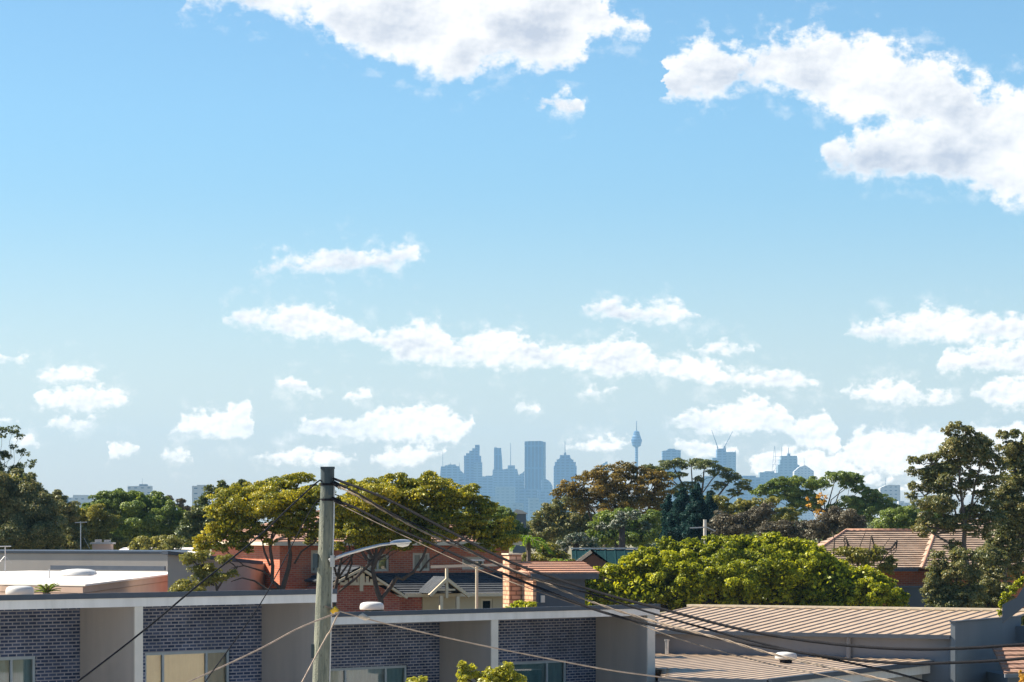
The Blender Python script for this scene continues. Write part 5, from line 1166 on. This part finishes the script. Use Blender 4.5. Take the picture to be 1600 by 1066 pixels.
tower('stepped_tower', 'stepped blue tower rising in terraces to the right', tw, 8500, [([(725,745),(725,712),(728.3,712),(728.3,708.3),(733.3,708.3),(733.3,704.3),(738,704.3),(738,700.6),(742.3,700.6),(742.3,695.2),(749.2,695.2),(749.2,712.3),(751.6,712.3),(751.6,722.5),(753.4,722.5),(753.4,745)],), ([(740,722.5),(753.2,722.5),(753.2,745)], -8, 1)], [], 0)
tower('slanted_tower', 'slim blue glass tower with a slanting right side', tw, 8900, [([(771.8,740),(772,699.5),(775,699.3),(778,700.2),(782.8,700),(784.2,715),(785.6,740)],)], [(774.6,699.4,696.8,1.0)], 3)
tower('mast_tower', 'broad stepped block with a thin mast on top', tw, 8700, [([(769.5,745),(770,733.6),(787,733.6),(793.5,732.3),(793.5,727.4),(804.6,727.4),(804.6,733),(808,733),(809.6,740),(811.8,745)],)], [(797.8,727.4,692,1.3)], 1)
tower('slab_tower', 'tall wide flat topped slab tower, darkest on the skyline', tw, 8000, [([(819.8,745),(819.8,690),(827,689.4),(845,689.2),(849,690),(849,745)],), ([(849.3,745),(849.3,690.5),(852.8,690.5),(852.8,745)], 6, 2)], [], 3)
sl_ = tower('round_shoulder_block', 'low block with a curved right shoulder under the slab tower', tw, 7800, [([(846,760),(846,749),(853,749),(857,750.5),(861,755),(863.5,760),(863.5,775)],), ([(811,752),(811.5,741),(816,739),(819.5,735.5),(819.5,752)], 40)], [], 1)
tower('spired_tower', 'bulky tower with stepped shoulders and a thin spire', tw, 8200, [([(865.4,760),(865.4,728),(867,728),(867,722),(870,722),(870,718.2),(873.5,717.5),(875.2,714.5),(875.2,711.2),(890.5,711.2),(891,715),(893.5,718),(896,718.2),(896,722),(899.6,722),(899.6,728),(901,728),(901,760)],)], [(883,711.2,689,1.3)], 0, extra=[(881.3,884.7,707.6,711.4)])
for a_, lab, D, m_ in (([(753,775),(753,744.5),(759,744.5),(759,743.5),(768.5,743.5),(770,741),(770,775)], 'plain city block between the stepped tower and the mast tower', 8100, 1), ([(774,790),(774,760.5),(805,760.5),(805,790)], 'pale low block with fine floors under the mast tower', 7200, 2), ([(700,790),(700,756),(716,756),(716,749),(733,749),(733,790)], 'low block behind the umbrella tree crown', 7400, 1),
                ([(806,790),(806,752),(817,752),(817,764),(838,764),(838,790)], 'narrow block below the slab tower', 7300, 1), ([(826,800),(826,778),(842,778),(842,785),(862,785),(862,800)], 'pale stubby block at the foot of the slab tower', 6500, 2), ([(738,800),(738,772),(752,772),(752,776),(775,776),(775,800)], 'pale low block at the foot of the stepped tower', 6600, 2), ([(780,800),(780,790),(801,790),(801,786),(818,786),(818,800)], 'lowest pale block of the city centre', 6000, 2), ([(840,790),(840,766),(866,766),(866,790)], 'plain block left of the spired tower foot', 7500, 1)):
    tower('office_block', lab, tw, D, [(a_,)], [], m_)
tower('glass_roofed_block', 'block with a slanting glass roof peeping over the brown tree', tw, 8400, [([(933,745),(933,730.5),(947,721.6),(949.3,721.2),(949.3,745)],)], [], 2)
# observation tower
D = 8700; k = D/F
T = Thing('observation_tower', 'thin observation tower with a round turret and long spire on the skyline', 'tower', (P(994.6, HY, D).x, D), 0)
zz_ = lambda y: H + (HY-y)/F*D
T.part('shaft', MB().tube([(0,0,0), (0,0,zz_(697))], [2.6*k, 2.3*k], 16), M_mast if False else CM[1])
T.part('turret', MB().lathe([(2.4*k, zz_(699.5)), (5.6*k, zz_(697.4)), (6.6*k, zz_(696.6)), (7.6*k, zz_(692)), (8.3*k, zz_(690)), (8.3*k, zz_(686.3)), (7.2*k, zz_(686)), (6.5*k, zz_(682)), (5.2*k, zz_(680)), (5.2*k, zz_(677.4)), (4.4*k, zz_(676.6)), (4.4*k, zz_(674.6)), (1.2*k, zz_(673.2))], n=24), CM[0])
T.part('spire', MB().tube([(0,0,zz_(673.5)), (0,0,zz_(665)), (0,0,zz_(657.5))], [.75*k, .55*k, .45*k], 8), M_mast)
tower('flat_tower', 'square topped block over the high umbrella tree', tw, 8000, [([(1035,740),(1035,704.8),(1043,703.6),(1043,702),(1046,701.2),(1054,701.2),(1056,703),(1063.6,703.6),(1063.6,740)],)], [], 1)
tower('unfinished_tower', 'half built tower with open floors and two cranes on top', tw, 8300, [([(1120.6,740),(1120.6,702),(1124,701),(1134.4,701),(1134.4,740)],), ([(1113,745),(1113,715.4),(1120.4,715.4),(1120.4,745)], 5, 2), ([(1134.7,745),(1134.7,706.2),(1150.4,706.2),(1150.4,745)], 8, 2)], [(1150,706,703,.7)], 1, extra=[(1131,1134,699,701.2)])
def crane(label, x0, y0, x1, y1, D):
    T = Thing('tower_crane', label, 'crane', (P(x0, HY, D).x, D), 0, 'cranes on the unfinished tower', z=0); k = D/F
    b, p0, p1 = T.loc(P(x0, y0+6, D)), T.loc(P(x0, y0, D)), T.loc(P(x1, y1, D))
    T.part('crane_mast', MB().tube([b, p0], .9*k, 5), M_mast); T.part('jib', MB().tube([p0, p1], [.75*k, .35*k], 5), M_mast)
    d = (p0-p1).normalized(); T.part('counterweight', MB().box(p0.x-1.1*k, p0.x+1.1*k, -1*k, 1*k, p0.z-1.0*k, p0.z+.8*k), M_mast)
crane('crane with its jib raised to the left on the unfinished tower', 1121.3, 699, 1112, 672.3, 8295)
crane('crane with its jib raised to the right on the unfinished tower', 1132.4, 698, 1144.6, 674.3, 8293)
tower('stepped_tower', 'stepped block with a central mast and lattice masts at its left side', tw, 7800, [([(1215.5,760),(1215.5,727),(1219,725.5),(1219,719),(1220.6,718),(1220.6,712.4),(1245.3,712.4),(1246,718),(1246,726),(1249,727),(1249,760)],)], [(1233,712.4,699,1.4)], 2, extra=[(1231,1235,708.8,712.6)])
LM = Thing('lattice_mast', 'pair of lattice masts with cross ladders left of the stepped block', 'mast', (P(1212, HY, 7750).x, 7750), 0); k = 7750/F
mb = MB(); q = lambda x, y: LM.loc(P(x, y, 7750))
for a, b, w in (((1205.5,746),(1210,697.5),.55), ((1213.5,746),(1210.6,697.5),.55), ((1221.2,720),(1221.2,698),.6), ((1210,713.5),(1221.2,713.5),.45), ((1206.6,735),(1213,735),.4), ((1207.6,726),(1215.5,726),.4), ((1208.6,719),(1219,719),.4), ((1206,740),(1213,731),.35), ((1207.5,730),(1212,721),.35)):
    mb.tube([q(*a), q(*b)], w*k*.5, 5)
mb.tube([(q(1209.5,746).x, 0, 0), q(1209.5, 747)], 1.5*k, 5)
LM.part('lattice', mb, M_mast)
tower('glass_dome_block', 'pale block with a sloping glazed top and a dish right of the lattice masts', tw, 7600, [([(1241,760),(1241,737),(1249.4,729.5),(1253,729),(1256,727.5),(1258,727),(1263,730),(1271.6,736.5),(1271.6,760)],)], [(1257.4,728,715,.6)], 4)
DS = MB(); DS.lathe([(.2,0),(2.2,.3),(4.6,1.3),(6.4,3.0),(6.2,3.1),(4.4,1.6),(2.0,.7),(.2,.4)], (0,0,0), 16); DS.tube([(0,0,-8),(0,0,.2)], .8, 6)
for i, (lab, yb, xs) in enumerate((('low grey block between the unfinished tower and the stepped block', 745, (1152, 1188)), ('low stepped block at the foot of the lattice masts', 738, (1187, 1217)), )):
    tower('office_block', lab, tw, 7400+90*i, [([(xs[0],yb+14),(xs[0],yb),(xs[0]+8,yb),(xs[0]+8,yb-1.6),(xs[1]-7,yb-1.6),(xs[1]-7,yb+1),(xs[1],yb+1),(xs[1],yb+14)],)], [], 1+i)
tower('office_block', 'low grey blocks seen through the stems of the high umbrella tree', tw, 7300, [([(1040,790),(1040,752),(1100,752),(1100,744),(1140,744),(1140,790)],)], [], 2)
tower('lone_tower', 'lone square tower with a mast between the dome tree and the tall gum', 'tower block', 5200, [([(1375.5,775),(1375.5,763),(1378,761.5),(1384,758.8),(1389,757.6),(1406.6,758),(1406.6,775)],)], [(1384.4,758.5,746,.7)], 4)
tower('apartment_block', 'low pale block right of the lone square tower', 'apartments', 5000, [([(1404,795),(1404,783),(1413,783),(1413,785.5),(1422,785.5),(1422,795)],)], [], 4)
ap = 'apartments'
tower('apartment_block', 'pale apartment slab with a stepped roof just right of the shaggy left tree', ap, 4200, [([(107,795),(107,777.5),(114,777.5),(114,773.6),(135,773.6),(135,775),(140.5,777.5),(140.5,795)],)], [], 4)
tower('apartment_block', 'grey apartment slab half behind the shaggy left tree', ap, 4400, [([(84,795),(84,776.5),(103,776.5),(103,778.5),(108,778.5),(108,795)],)], [], 2)
tower('apartment_block', 'pale flat apartment block with roof plant and aerial above the dark dome tree', ap, 4000, [([(199.5,790),(199.5,759.8),(235,759.2),(235,790)],)], [(221.2,757,747,.5)], 4, extra=[(217,229,756.7,759.4)])
tower('apartment_block', 'tall pale apartment tower behind the spiky tree', ap, 3600, [([(300,790),(300,759.5),(303,759),(303,760),(308,759),(308,757.8),(322,757.8),(322,758.6),(325.6,758.6),(325.6,790)],)], [], 4)

# ------------------------------------------------------------------ the air between
hz_ = MB().box(-5700, 5700, -160, 10700, -1.2, 372)
hm, nt = newmat('haze'); out = N(nt, 'ShaderNodeOutputMaterial'); pv_ = N(nt, 'ShaderNodeVolumePrincipled')
pv_.inputs['Color'].default_value = (.34, .61, .93, 1); pv_.inputs['Density'].default_value = 6.2e-5; pv_.inputs['Anisotropy'].default_value = 0.0
L(nt, pv_.outputs[0], out.inputs['Volume'])
tag(obj('haze', hz_, hm), kind='stuff')
